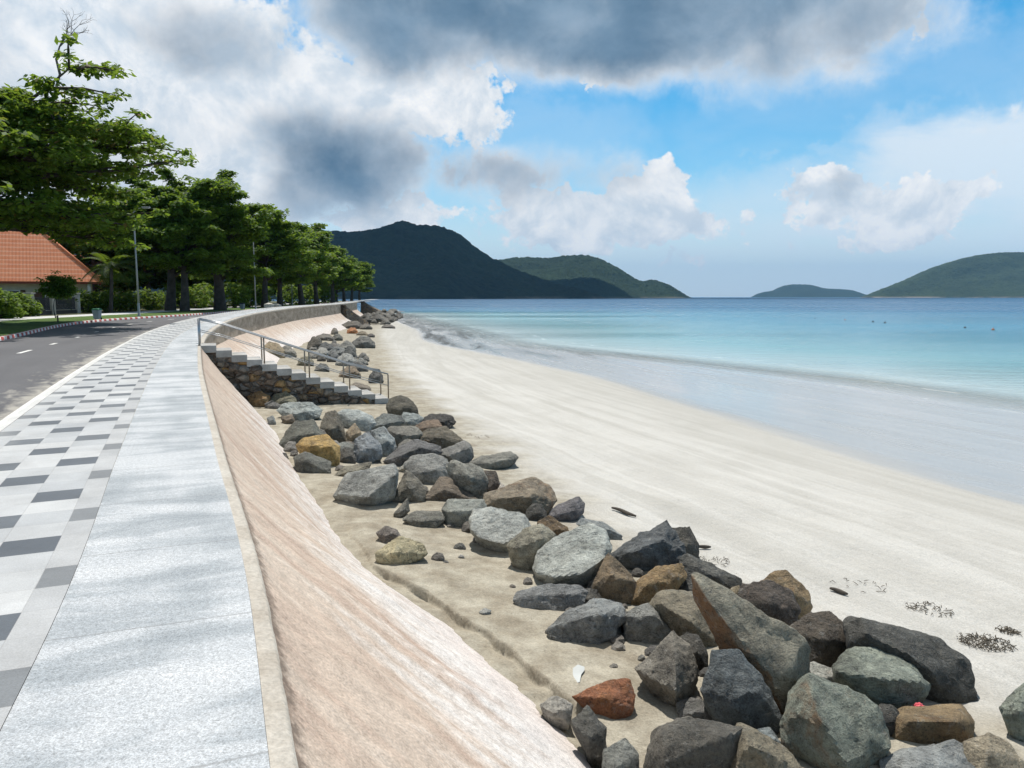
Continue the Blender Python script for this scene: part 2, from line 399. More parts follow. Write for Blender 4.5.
def mat_sea():
    m, t = material('sea_water'); c = t.co(); d = t.attr('depth'); uv = uvnode(t)
    pn = t.noise(t.scale(c, (.02, .05, .05)), 1.0, 5, .6, .5)
    dd = t.math('ADD', d, t.math('MULTIPLY', t.math('SUBTRACT', pn, .5), t.math('MULTIPLY', d, .7)))
    x = t.math('DIVIDE', t.math('LOGARITHM', t.math('ADD', dd, 1.0), 10.0), 3.2)
    col = t.ramp(x, [(0, (.52, .55, .53)), (.10, (.44, .53, .52)), (.22, (.20, .39, .43)), (.36, (.065, .25, .36)), (.48, (.04, .19, .31)), (.62, (.022, .12, .235)), (1, (.014, .085, .18))])
    # foam: patchy, only where the small wave turns over
    r = t.attr('run'); fn = t.noise(t.scale(uv, (1.0, .22, 1)), 1.6, 6, .7, .8); big = t.noise(t.scale(uv, (.0, .05, 1)), 1.3, 4, .6)
    ln = t.rng(t.math('ABSOLUTE', t.math('SUBTRACT', r, t.math('ADD', 1.2, t.math('MULTIPLY', big, 3.4)))), .05, .75, 1, 0)
    fo = t.rng(t.math('ADD', t.math('MULTIPLY', ln, .40), t.math('MULTIPLY', fn, .75)), .76, .88, 0, .8)
    ln2 = t.rng(t.math('ABSOLUTE', t.math('SUBTRACT', r, t.math('ADD', 5.0, t.math('MULTIPLY', t.noise(t.scale(uv, (.0, .07, 1)), 1.1, 4, .6), 6.0)))), .03, .5, 1, 0)
    fo = t.math('MAXIMUM', fo, t.rng(t.math('ADD', t.math('MULTIPLY', ln2, .36), t.math('MULTIPLY', t.noise(t.scale(uv, (1.2, .16, 1)), 1.5, 6, .7), .75)), .74, .84, 0, .7))
    edge = t.rng(t.math('ADD', r, t.math('MULTIPLY', t.math('SUBTRACT', fn, .5), 1.2)), .0, .30, .6, 0)
    fo = t.math('MAXIMUM', fo, t.math('MULTIPLY', edge, t.rng(fn, .46, .58)))
    col = t.mix(fo, col, (.80, .81, .81))
    w1 = t.noise(t.scale(c, (.35, .75, .7)), 1.0, 4, .6, .3); w2 = t.noise(t.scale(c, (1.8, 3.4, 3)), 1.0, 4, .6, .3); w3 = t.noise(t.scale(c, (.03, .12, .1)), 1.0, 3)
    hh = t.math('ADD', t.math('MULTIPLY', w1, 1.2), t.math('ADD', t.math('MULTIPLY', w2, .35), t.math('MULTIPLY', w3, 1.2)))
    st = t.rng(r, 0, 32, .05, 1.0)
    nb = t.n('ShaderNodeBump', inp={'Strength': st, 'Distance': .55, 'Height': hh}).outputs[0]
    al = t.math('MAXIMUM', t.rng(d, .0, 1.1, .10, 1.0), fo)
    rough = t.math('ADD', t.math('ADD', t.rng(r, 2, 120, .07, .17), t.rng(r, 120, 2500, 0, .2)), t.math('ADD', t.math('MULTIPLY', fo, .5), t.math('MULTIPLY', t.rng(t.noise(t.scale(c, (.004, .022, .02)), 1.0, 4, .55), .42, .62), .12)))
    t.out(col, rough, nb, .34, IOR=1.33, Alpha=al); return m
def mat_grass(name, a, b):
    m, t = material(name); c = t.co(); f = t.noise(c, .8, 6, .65); g = t.noise(c, 25, 4, .75)
    col = t.mix(t.rng(t.math('ADD', t.math('MULTIPLY', f, .6), t.math('MULTIPLY', g, .4)), .35, .65), a, b)
    t.out(col, .9, t.bump(g, .8, .05), .2); return m
def mat_kerb():
    m, t = material('red_white_kerb'); uv = uvnode(t); c = t.co(); sp = t.n('ShaderNodeSeparateXYZ', inp={0: uv})
    k = t.math('LESS_THAN', t.math('FRACT', t.math('DIVIDE', sp.outputs[1], .8)), .5)
    col = t.mix(k, (.72, .70, .68), (.42, .075, .065)); w = t.noise(c, 6, 6, .7)
    col = t.mix(t.rng(w, .5, .7, 0, .5), col, (.42, .38, .34)); t.out(col, .7, t.bump(w, .3, .01), .3); return m
def mat_hill(name, a, b, sc):
    m, t = material(name); c = t.co(); f = t.noise(c, sc, 8, .68); g = t.noise(c, sc*12, 5, .7); rock = t.attr('rock')
    col = t.mix(t.rng(t.math('ADD', t.math('MULTIPLY', f, .6), t.math('MULTIPLY', g, .4)), .36, .62), a, b)
    col = t.mix(t.math('MULTIPLY', rock, t.rng(f, .42, .58)), col, (.30, .24, .20))
    t.out(col, .95, t.bump(g, .9, 9.0), .1); return m

M = dict(granite=mat_granite(), tiles=mat_tiles(), asphalt=mat_asphalt(), apron=mat_apron(), face=mat_seaface(), sand=mat_sand(), sea=mat_sea(),
         coping=mat_concrete('coping_concrete', (.42, .37, .31), (.56, .52, .46), .012, 2.5), kerb_stone=mat_concrete('kerb_concrete', (.55, .54, .52), (.68, .67, .64), .006, 2.0),
         path=mat_concrete('footpath_concrete', (.50, .49, .48), (.64, .63, .62), .004, .6), paint=mat_concrete('road_paint', (.62, .60, .56), (.78, .77, .74), .003, 3.0),
         lawn=mat_grass('lawn_grass', (.045, .085, .016), (.12, .19, .04)), earth=mat_grass('earth', (.055, .07, .03), (.12, .11, .065)), kerb=mat_kerb(),
         step=mat_concrete('step_concrete', (.33, .32, .30), (.50, .49, .47), .01, 1.5))

# ------------------------------------------------------------------ ground strips along the coast
def strip(name, mat, offs, zf, ys=YS, zrel=True, uv0=0.0, label=None):
    """offs: list of (s, dz) across; follows the wall line"""
    n = len(ys); pts = np.zeros((len(offs), n, 3)); uv = np.zeros((len(offs), n, 2)); A = arc(ys)
    for i, (s, dz) in enumerate(offs):
        x, y = off(ys, s); pts[i, :, 0], pts[i, :, 1] = x, y; pts[i, :, 2] = zf(ys)+dz; uv[i, :, 0] = s-uv0; uv[i, :, 1] = A
    o = grid(name, pts, mat, uv=uv, flip=True); return o
SW = -.92                 # granite band width
KB = SW-1.40              # seaward kerb
tag(strip('promenade_pavement', M['granite'], [(0, -.10), (0, 0), (SW, 0)], wallZ), kind='structure').data.polygons.foreach_set('use_smooth', [False]*(2*(len(YS)-1)))
tag(strip('tiled_pavement', M['tiles'], [(SW-.001, .003), (KB, -.006)], wallZ, uv0=SW), kind='structure')
o = strip('kerb', M['kerb_stone'], [(KB-.001, -.003), (KB-.11, -.01), (KB-.13, -.13)], wallZ); tag(o, kind='structure'); o.data.polygons.foreach_set('use_smooth', [False]*len(o.data.polygons))
def roadZ(y): return -.12+.35*wallZ(y)
def between(name, mat, fa, fb, za, zb, m=2, ys=YS, lo=0.0, hi=1.0):
    """sheet between two lines (each a function giving x,y)"""
    ax, ay = fa(ys); bx, by = fb(ys); k = np.linspace(lo, hi, m)[:, None]
    pts = np.stack([ax+(bx-ax)*k, ay+(by-ay)*k, (za(ys)+(zb(ys)-za(ys))*k)], -1)
    w = np.hypot(bx-ax, by-ay); uv = np.stack([w*k, np.broadcast_to(arc(ys), (m, len(ys)))], -1)
    return grid(name, pts, mat, uv=uv, flip=True)
seaK = lambda y: off(y, KB-.12)
def landK(y, d=0.0):
    # a parallel of the landward kerb, d metres inland
    e = .1; x = kerbX(y); g = (kerbX(y+e)-kerbX(y-e))/(2*e); l = np.sqrt(1+g*g); return x-d/l, y+d*g/l
LK = lambda d: (lambda y: landK(y, d))
zc = lambda v: (lambda y: v+0*y+.35*wallZ(y))
tag(between('road', M['asphalt'], seaK, LK(0), zc(-.12), zc(-.12), 14), kind='structure')
tag(between('road_edge_line', M['paint'], seaK, lambda y: off(y, KB-.33), zc(-.116), zc(-.116)), kind='structure')
# dashed centre line: one painted marking
dv, df = [], []
for a in np.arange(2, 150, 4.6):
    y0 = float(np.interp(a, ARC, YS)); 
    for (ya, yb) in [(y0, y0+1.5)]:
        q = []
        for yy in (ya, yb):
            sx, sy = seaK(np.array([yy])); lx, ly = landK(np.array([yy])); cx, cy = sx+(lx-sx)*.52, sy+(ly-sy)*.52; q.append((float(cx[0]), float(cy[0])))
        d = np.array(q[1])-np.array(q[0]); d /= np.linalg.norm(d); nn = np.array([d[1], -d[0]])*.07; z = float(roadZ(np.array([y0]))[0])+.004
        b = len(dv); dv += [(*(q[0]-nn), z), (*(q[0]+nn), z), (*(q[1]+nn), z), (*(q[1]-nn), z)]; df.append((b, b+1, b+2, b+3))
tag(mesh('road_marking', dv, df, M['paint']), kind='structure')
def kerbstrip(name, mat, ds, ys=YS):
    pts = np.zeros((len(ds), len(ys), 3)); uv = np.zeros((len(ds), len(ys), 2))
    for i, (d, z) in enumerate(ds):
        x, y = landK(ys, d); pts[i, :, 0], pts[i, :, 1], pts[i, :, 2] = x, y, z+.35*wallZ(ys); uv[i, :, 1] = arc(ys)*1.0; uv[i, :, 0] = d
    return grid(name, pts, mat, uv=uv, smooth=False, flip=True)
tag(kerbstrip('roadside_kerb', M['kerb'], [(-.01, -.13), (.01, .015), (.16, .02)]), kind='structure')
tag(kerbstrip('lawn', M['lawn'], [(.16, .012), (2.0, .05), (4.6, .035)]), kind='structure')
tag(kerbstrip('footpath', M['path'], [(4.6, .042), (7.6, .042)]), kind='structure')
# the land behind, out to the foot of the hills
gx = np.array([[-9000, -60], [-9000, 250]]); ys2 = np.concatenate([[-60], YS[::4]])
lx, ly = landK(ys2, 7.6); pts = np.zeros((3, len(ys2), 3)); pts[0, :, 0], pts[0, :, 1], pts[0, :, 2] = lx, ly, .03+.35*wallZ(ys2)
pts[1, :, 0], pts[1, :, 1], pts[1, :, 2] = lx-60, ly, .1; pts[2, :, 0], pts[2, :, 1], pts[2, :, 2] = -6000, ly, .1
tag(grid('land', pts, M['earth'], flip=True), kind='structure')

# ------------------------------------------------------------------ the seawall: coping, sloped apron, vertical face
STAIR_Y = 25.6; STAIR_W = 1.5; ST_RUN, ST_RISE, ST_N = .485, .172, 12
wall_root = empty('seawall', (0, 10, 0), 'curved concrete seawall with pinkish sloped apron running beside the promenade', 'seawall')
def wstrip(name, mat, ys, prof, smooth=True, jit=0.0):
    """prof(y)-> list of (s, z) absolute"""
    rows = [prof(y) for y in ys]; m = len(rows[0]); pts = np.zeros((m, len(ys), 3)); uv = np.zeros((m, len(ys), 2)); A = arc(ys)
    for j, y in enumerate(ys):
        for i, (s, z) in enumerate(rows[j]):
            x, yy = off(np.array([y]), s); pts[i, j] = (x[0], yy[0], z); uv[i, j] = (s, A[j])
    if jit:
        q = pts.reshape(-1, 3); q[:, 2] += jit*fbm(q*1.7, 4)*(np.repeat(np.arange(m), len(ys)) > 1)
        q += jit*.35*np.stack([fbm(q*6+k*9, 3) for k in range(3)], -1)*(np.repeat(np.arange(m), len(ys)) > 1)[:, None]
        pts = q.reshape(m, len(ys), 3)
    o = grid(name, pts, mat, wall_root, uv=uv, smooth=smooth, flip=True); o.location = (0, -10, 0); return o
yA = np.concatenate([np.linspace(-6, 3, 60), np.linspace(3.04, 14, 220), np.linspace(14.1, STAIR_Y+.6, 110)]); yB = np.concatenate([np.linspace(STAIR_Y+STAIR_W-.3, 60, 110), np.linspace(60.5, 150, 110)]); yAll = yA
o = wstrip('coping', M['coping'], yAll, lambda y: [(.002, float(wallZ(y))-.012), (.075, float(wallZ(y))-.02), (.088+.004*float(vnoise(np.array([y*14.0, 0, 0]))), float(wallZ(y))-.032)]+([(.104, float(wallZ(y))-.075)] if y < STAIR_Y+.8 else [(.24, float(wallZ(y))-.032), (.245, float(wallZ(y))-.15)]), False, .0)
def copB(y): z = float(wallZ(y)); return [(.002, z-.012), (.15, z-.02), (.17, z-.035), (.17, z-.16), (.10, z-.165)]
wstrip('coping', M['coping'], yB[yB > STAIR_Y+STAIR_W-.1], copB, False, .0)
NP = 34
TOE_PX = [(229,392),(254,408),(278,435),(294,466),(312,495),(335,532),(364,566),(403,595),(450,626),(489,662),(536,704),(575,743),(587,767)]
_ts = []
for a, b in TOE_PX:
    g = G(a, b, -1.9)
    for _ in range(6): g = G(a, b, float(toeZ(np.array([g[1]]))[0])-.02)
    nx0, ny0 = [float(q[0]) for q in nrm(np.array([g[1]]))]; s0 = (g[0]-float(wallX(np.array([g[1]]))[0]))*nx0; yf = g[1]-s0*ny0
    s0 = (g[0]-float(wallX(np.array([yf]))[0]))*nx0+(g[1]-yf)*ny0; _ts.append((yf, s0))
_ts.sort(); print('toe s', [(round(a, 1), round(b, 2)) for a, b in _ts])
def profA(y):
    zt = float(toeZ(y))-.10; r = []
    k2 = float(np.interp(y, [a for a, b in _ts], [b for a, b in _ts]))+.06
    for i in range(NP):
        u = i/(NP-1); s = .088+(k2-.088)*u; r.append((s, -.045+(zt+.045)*(u**.9)))
    return r
wstrip('apron', M['apron'], yA, profA, True, .022)
fh = lambda y: float(np.interp(y, [25, 31, 40, 60, 150], [.5, .7, 1.0, 1.35, 1.5]))
def profB1(y): z = float(wallZ(y)); return [(.10, z-.04), (.115, z-.3), (.13, z-fh(y)*.7), (.15, z-fh(y))]
wstrip('wall_face', M['face'], yB, profB1, True, .03)
def profB2(y):
    z0 = float(wallZ(y))-fh(y)+.02; zt = float(toeZ(y))-.2; r = []
    for i in range(14):
        u = i/13; r.append((.14+(2.9)*u, z0+(zt-z0)*(u**.85)))
    return r
wstrip('apron', M['apron'], yB, profB2, True, .03)

# ------------------------------------------------------------------ sand sheet
ry = np.concatenate([np.linspace(-15, 2.5, 30), np.exp(np.linspace(math.log(2.6), math.log(30), 680)), np.exp(np.linspace(math.log(30.4), math.log(262), 150))])
q = np.concatenate([np.linspace(-.6, 8.5, 540), 8.5+np.cumsum(np.linspace(.03, .9, 150))])
yy = np.repeat(ry[:, None], len(q), 1); wx_ = wallX(np.minimum(ry, 230))[:, None]
sq = np.minimum(1, (shoreX(np.minimum(ry, 230))-wallX(np.minimum(ry, 230))+14)/48)[:, None]
xx = wx_+1.2+np.where(q[None] < 8.5, q[None], 8.5+(q[None]-8.5)*1.0)*np.where(ry[:, None] > 40, np.maximum(sq, .45), 1.0)
zz = sandZ(xx, yy)
sdist = (xx-wx_)*.93
# dry tan sand: a band behind the rocks
dryw = smooth_curve([(-10, 6.2), (5, 6.2), (9, 6.0), (13, 6.2), (20, 7.5), (28, 8.2), (60, 9.5), (100, 7), (200, 4)], ry)[:, None]
tag(grid('beach_sand', np.stack([xx, yy, zz], -1), M['sand'], uv=np.stack([sdist, yy*1.07], -1), attrs={'above_sea': zz-SEA, 'dry': dryw-sdist}, flip=True), kind='structure')

# ------------------------------------------------------------------ sea
ry = np.concatenate([np.linspace(-60, 5, 30), np.linspace(6, 120, 240), np.linspace(121, 240, 100), np.exp(np.linspace(math.log(245), math.log(19500), 60))])
q = np.concatenate([np.linspace(-1.5, 14, 80), np.exp(np.linspace(math.log(15), math.log(16000), 50))])
sx = shoreX(ry)[:, None]; sx = np.maximum(sx, -15000)
XX = sx+q[None]/.93*np.where(ry[:, None] > 230, (15500-sx)/16000, 1.0); YYg = np.repeat(ry[:, None], len(q), 1)
wob = .9*n2(YYg*.10, YYg*0+3, 0, 3)
crest = 2.4+wob*1.6; wave = .075*np.exp(-((q[None]-crest)/np.where(q[None] < crest, .22, .9))**2)*(.45+.8*np.clip(n2(YYg*.16, YYg*0+9, 2.0, 2)+.5, 0, 1.2))
wave += .06*np.exp(-((q[None]-crest-3.6)/.9)**2)
ZZ = SEA+wave*(YYg < 235)
dep = np.where(q[None] < 0, 0, q[None])*.035*np.ones_like(YYg)
sa, sb = np.array([21.0, 32.0]), np.array([-36.0, 230.0]); sd_ = sb-sa; tt_ = np.clip(((XX-sa[0])*sd_[0]+(YYg-sa[1])*sd_[1])/(sd_@sd_), 0, 1)
dist = np.hypot(XX-sa[0]-tt_*sd_[0], YYg-sa[1]-tt_*sd_[1]); RUN = np.where(YYg > 225, np.maximum(dist, 8), np.where(q[None] < 30, q[None]+0*XX, np.minimum(q[None]+0*XX, dist+10)))
dep = np.maximum(RUN, 0)*.035*(1+np.clip(RUN-40, 0, 4000)/160)
tag(grid('sea', np.stack([XX, YYg, ZZ], -1), M['sea'], uv=np.stack([np.broadcast_to(q[None], YYg.shape), YYg*1.07], -1), attrs={'depth': dep*5.0, 'run': RUN}, flip=True), kind='structure')

# ------------------------------------------------------------------ hills
def hill(name, D, prof, front, back, a, b, label, seed, rough=.10, rock=0.0, nx=620, nv=130, sc=.004):
    pr = sorted(prof); xs = np.linspace(pr[0][0], pr[-1][0], nx)
    hy = smooth_curve(pr, xs); hy = np.minimum(hy, 297)
    H = np.maximum((297-hy)/F*D+0*xs, 0)+0.0; Xc = (xs-512)/F*D
    v = np.concatenate([np.linspace(-1, 0, nv), np.linspace(0, 1, 16)[1:]])
    V, Hh = np.meshgrid(v, H, indexing='ij'); X = np.broadcast_to(Xc, V.shape).copy()
    wd = np.where(V < 0, front, back)*(.25+.75*np.clip(Hh/H.max(), 0, 1)); Y = D+V*wd
    sh = np.where(V < 0, (1+V)**.85, 1-V**2)
    ns = fbm(np.stack([X/D*16, Y/D*16, np.full_like(X, seed)], -1), 5); nf = fbm(np.stack([X/9, Y/9, np.full_like(X, seed+5)], -1), 3)
    Z = SEA-6+(Hh+3.2+6)*sh*(1+rough*2.2*ns*np.minimum(1, -np.minimum(V, 0)*3+.02))+np.minimum(1, Hh/30)*4.5*nf*np.minimum(1, sh*3)
    rk = np.clip(1-(Z-SEA)/(4+rock*14), 0, 1)*min(1, rock*2)
    return tag(grid(name, np.stack([X, Y, Z], -1), mat_hill(name+'_forest', a, b, sc), attrs={'rock': rk}, flip=True), label, None, None, 'structure')
hill('hill', 2600, [(-420, 262), (-200, 240), (0, 236), (150, 234), (290, 229), (330, 232), (355, 233), (385, 229), (398, 224), (405, 222), (413, 225), (440, 228), (455, 232), (480, 251), (505, 265), (530, 275), (556, 284), (580, 289), (596, 294), (604, 297.2)],
     800, 900, (.005, .012, .008), (.028, .044, .024), 'dark forested hill rising behind the end of the beach', 1, rock=.35)
hill('hill', 3900, [(440, 275), (470, 266), (500, 260.5), (525, 257.5), (550, 258), (565, 256), (590, 256.5), (605, 262), (620, 270), (632, 278), (640, 281), (652, 280), (662, 283), (672, 289), (680, 294), (686, 297.2)],
     900, 800, (.008, .022, .014), (.030, .055, .028), 'green forested headland with a small knob at its right end', 2, rock=.3)
hill('island', 9500, [(752, 297.2), (760, 293), (775, 290), (785, 285.5), (800, 284.5), (808, 285), (820, 288), (840, 289.5), (850, 291), (858, 297.2)],
     900, 800, (.012, .024, .016), (.03, .05, .03), 'small hazy blue island in the middle of the horizon', 3, nx=150)
hill('island', 5200, [(868, 297.2), (876, 293), (900, 283), (915, 277), (935, 268), (955, 261), (975, 256), (995, 253.5), (1010, 253), (1040, 256), (1100, 262), (1180, 280), (1240, 297.2)],
     1000, 900, (.018, .032, .018), (.05, .075, .03), 'large forested island at the right edge of the horizon', 4, rock=.5)
# ------------------------------------------------------------------ boulders
def mat_rock():
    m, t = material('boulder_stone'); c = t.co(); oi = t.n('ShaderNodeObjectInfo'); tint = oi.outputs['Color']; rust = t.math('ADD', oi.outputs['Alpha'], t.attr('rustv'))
    v = t.vmath('ADD', c, t.n('ShaderNodeCombineXYZ', inp={0: t.math('MULTIPLY', oi.outputs['Random'], 37.0), 1: t.math('MULTIPLY', oi.outputs['Random'], 11.0), 2: 0.0}).outputs[0]).outputs[0]
    big = t.noise(v, 1.6, 6, .62, .4); mid = t.noise(v, 9, 6, .68); fine = t.noise(v, 55, 4, .85)
    k = t.math('ADD', t.math('MULTIPLY', big, .38), t.math('ADD', t.math('MULTIPLY', mid, .34), t.math('MULTIPLY', fine, .34)))
    kk = t.rng(k, .40, .67, .22, 2.0); col = t.mix(1.0, tint, t.n('ShaderNodeCombineColor', inp={0: kk, 1: kk, 2: kk}).outputs[0], 'MULTIPLY')
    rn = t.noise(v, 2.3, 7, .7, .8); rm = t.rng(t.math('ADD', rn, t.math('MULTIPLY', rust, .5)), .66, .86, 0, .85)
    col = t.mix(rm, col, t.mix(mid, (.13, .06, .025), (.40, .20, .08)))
    gm = t.rng(t.noise(v, 3.1, 6, .65), .58, .74, 0, .5); col = t.mix(gm, col, t.mix(.55, tint, (.20, .21, .16)))
    lm = t.rng(t.noise(v, 11, 7, .75, .5), .56, .68, 0, .7); col = t.mix(lm, col, t.mix(.5, tint, (.55, .54, .50)))
    pt = t.rng(t.noise(v, 26, 5, .8), .36, .44, .65, 0); col = t.mix(pt, col, (.03, .03, .03))
    # cracks and veins
    vo = t.n('ShaderNodeTexVoronoi', feature='DISTANCE_TO_EDGE', inp={'Vector': t.vmath('ADD', v, t.vmath('MULTIPLY', t.n('ShaderNodeTexNoise', inp={'Vector': v, 'Scale': 4.0, 'Detail': 4.0}).outputs['Color'], (.5, .5, .5)).outputs[0]).outputs[0], 'Scale': 1.9})
    cr = t.math('MULTIPLY', t.rng(vo.outputs['Distance'], .0, .010, 1, 0), t.rng(t.noise(v, 1.1, 3), .56, .66))
    col = t.mix(t.math('MULTIPLY', cr, .6), col, (.05, .045, .04))
    h = t.math('ADD', t.math('MULTIPLY', mid, 1.0), t.math('ADD', t.math('MULTIPLY', fine, .22), t.math('ADD', t.math('MULTIPLY', t.noise(t.scale(v, (1, 1, 2.2)), 6, 7, .72, .8), 1.0), t.math('MULTIPLY', cr, -.5))))
    t.out(col, t.rng(mid, .3, .7, .62, .85), t.bump(h, 1.0, .07), .35); return m
M['rock'] = mat_rock()
def ico(n):
    bm = bmesh.new(); bmesh.ops.create_icosphere(bm, subdivisions=n, radius=1); v = np.array([q.co for q in bm.verts]); f = np.array([[x.index for x in q.verts] for q in bm.faces]); bm.free(); return v, f
ICO = {n: ico(n) for n in (3, 4, 5)}
def rock_from_hull(name, pts, tint, rust, seed, lod=4, sharp=22, amp=.035, face=None, grow=1.13):
    sharp = sharp*4.5; amp = amp*.75
    pts = np.array(pts); c = pts.mean(0); q = pts-c
    U, S, Vt = np.linalg.svd(q, full_matrices=False); sd = np.maximum(S/math.sqrt(len(q)), .15*S.max()/math.sqrt(len(q)))
    A = (Vt.T/sd); qn = q @ A
    bm = bmesh.new()
    for p in qn: bm.verts.new(p)
    bmesh.ops.convex_hull(bm, input=list(bm.verts), use_existing_faces=False); bm.normal_update()
    pl = []
    for f in bm.faces:
        n = np.array(f.normal); h = n @ np.array(f.verts[0].co)
        if h < 0: n, h = -n, -h
        if h > 1e-3 and not any(np.dot(n, b) > .995 and abs(h-k) < .04 for b, k in pl): pl.append((n, h))
    bm.free()
    Nn = np.array([a for a, b in pl]); Hh = np.array([b for a, b in pl]); D, Fc = ICO[lod]
    dot = np.maximum(D @ Nn.T, 1e-4)/Hh
    r = (dot**sharp).sum(1)**(-1/sharp)
    W = (D*r[:, None]) @ np.linalg.inv(A)*grow
    size = float(np.linalg.norm(W.max(0)-W.min(0)))/2
    nd = W/(np.linalg.norm(W, axis=1, keepdims=True)+1e-6)
    s1 = fbm(W/size*2.1+seed*3.1, 4); s2 = np.abs(fbm(W/size*4.5+seed*5.7+9, 3)); s3 = fbm(W/size*14+seed, 3)
    # broken steps: terraced noise gives chipped facets
    tr = fbm(W/size*1.6+seed*1.7+40, 3); st = np.round(tr*4)/4
    W = W+nd*(size*(amp*s1-amp*1.0*(s2-.15)+amp*.32*s3+amp*1.5*(st-tr*.4)))[:, None]
    base = np.array([c[0], c[1], 0]); wz = W+c
    base[2] = wz[:, 2].min()
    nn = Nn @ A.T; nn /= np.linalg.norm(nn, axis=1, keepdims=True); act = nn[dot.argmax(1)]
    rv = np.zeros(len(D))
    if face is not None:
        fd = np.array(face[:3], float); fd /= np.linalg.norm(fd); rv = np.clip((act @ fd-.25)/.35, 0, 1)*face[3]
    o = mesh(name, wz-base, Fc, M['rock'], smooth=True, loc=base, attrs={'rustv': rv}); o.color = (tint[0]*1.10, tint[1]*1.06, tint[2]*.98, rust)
    try: o.data.set_sharp_from_angle(angle=R(26))
    except Exception: pass
    return o
GREY, LGREY, BLUE, DARK, BLACK, BRN, OR, TAN, GRN, OLV = (.21, .21, .20), (.36, .37, .355), (.22, .235, .245), (.085, .085, .08), (.05, .05, .052), (.17, .125, .085), (.36, .20, .08), (.34, .285, .20), (.22, .245, .215), (.20, .185, .14)
def silh(name, S, tint, rust=.1, inner=(), th=.85, lod=None, sharp=22, amp=.035, lift=0.0, seed=None, face=None, Y=None):
    S = np.array(S, float); cx, cy = S.mean(0); y1, y0 = S[:, 1].max(), S[:, 1].min(); x0, x1 = S[:, 0].min(), S[:, 0].max()
    bx = S[S[:, 1] > y1-.25*(y1-y0), 0].mean()
    g = ground_at(bx, min(y1, 900)-lift); D = g[1] if Y is None else Y
    Wm = (x1-x0)/F*D; Hm = (y1-y0)/F*D; T = 1.5*th*(.6*Wm+.4*Hm)
    pts = []
    for x, y in S:
        h = (y1-y)/(y1-y0); dp = D+T*(.12+.55*h); pts.append(P(x, y, dp))
        sx, sy = cx+(x-cx)*.72, cy+(y-cy)*.72
        pts.append(P(sx, sy, dp+T*.55))
        if h < .3:                                  # keel under the sand
            q = P(x*.85+cx*.15, y, dp+T*.2); q[2] -= .12*Hm+.03; pts.append(q)
    for it in inner:
        x, y, p = it; h = (y1-y)/(y1-y0); pts.append(P(x, y, D+T*(.12+.55*h)-p*.8*T))
    if not len(inner):
        for fx, fy, p in ((-.15, .1, .22), (.2, -.05, .2), (.05, .3, .12)):
            x, y = cx+fx*(x1-x0)*.8, cy+fy*(y1-y0)*.8; h = (y1-y)/(y1-y0); pts.append(P(x, y, D+T*(.12+.55*h)-p*T))
    wpx = x1-x0
    seed = seed if seed is not None else (int(x0*7+y0*13) % 97)
    return rock_from_hull(name, pts, tint, rust, seed, lod or (5 if wpx > 40 else 4 if wpx > 14 else 3), sharp, amp, face)
G_ROCK = 'boulders dumped along the foot of the promenade apron'
def B(label, S, tint, rust=.1, inner=(), **k):
    nm, cat = k.pop('name', 'boulder'), k.pop('cat', 'boulder')
    return tag(silh(nm, S, tint, rust, inner, **k), label, cat, G_ROCK)
# ------------------------------------------------------------------ sky, sun, air
SUN_EL, SUN_AZ = R(62), R(-6)        # azimuth from +Y towards +X
w = bpy.data.worlds.new('World'); SC.world = w; w.use_nodes = True; t = NT(w.node_tree)
sky = t.n('ShaderNodeTexSky', sky_type='NISHITA', sun_disc=False, sun_elevation=SUN_EL, sun_rotation=SUN_AZ, altitude=0, air_density=1.0, dust_density=.1, ozone_density=3.0)
dirv = t.n('ShaderNodeTexCoord').outputs['Generated']
sx = t.n('ShaderNodeSeparateXYZ', inp={0: dirv})
az = t.math('MULTIPLY', t.math('ARCTAN2', sx.outputs[0], sx.outputs[1]), 180/math.pi)
el = t.math('MULTIPLY', t.math('ARCSINE', sx.outputs[2]), 180/math.pi)
ae = t.n('ShaderNodeCombineXYZ', inp={0: az, 1: el, 2: 0.0}).outputs[0]
def AE(px, py):
    d = ray(px, py); return math.degrees(math.atan2(d[0], d[1])), math.degrees(math.asin(d[2]/np.linalg.norm(d)))
wp = t.n('ShaderNodeTexNoise', inp={'Vector': ae, 'Scale': .14, 'Detail': 5.0, 'Roughness': .6}).outputs['Color']
warp = t.vmath('MULTIPLY', t.vmath('SUBTRACT', wp, (.5, .5, .5)).outputs[0], (11, 6.5, 0)).outputs[0]
wp2 = t.n('ShaderNodeTexNoise', inp={'Vector': ae, 'Scale': .45, 'Detail': 6.0, 'Roughness': .65}).outputs['Color']
warp2 = t.vmath('MULTIPLY', t.vmath('SUBTRACT', wp2, (.5, .5, .5)).outputs[0], (6, 4.5, 0)).outputs[0]
aw = t.vmath('ADD', t.vmath('ADD', ae, warp).outputs[0], warp2).outputs[0]
awd = t.vmath('ADD', ae, t.vmath('MULTIPLY', warp, (.75, .6, 0)).outputs[0]).outputs[0]
def blob(px, py, rx, ry, amp=1.0, inner=.25, aw=None):
    aw = aw or AW[0]
    a, e = AE(px, py); k = 57.3/F
    d = t.vmath('MULTIPLY', t.vmath('SUBTRACT', aw, (a, e, 0)).outputs[0], (1/(rx*k), 1/(ry*k), 0)).outputs[0]
    l = t.vmath('LENGTH', d).outputs['Value']
    return t.rng(l, 1.15, inner, 0, amp, True)
def union(lst):
    o = lst[0]
    for q in lst[1:]: o = t.math('MAXIMUM', o, q)
    return o
AW = [awd]
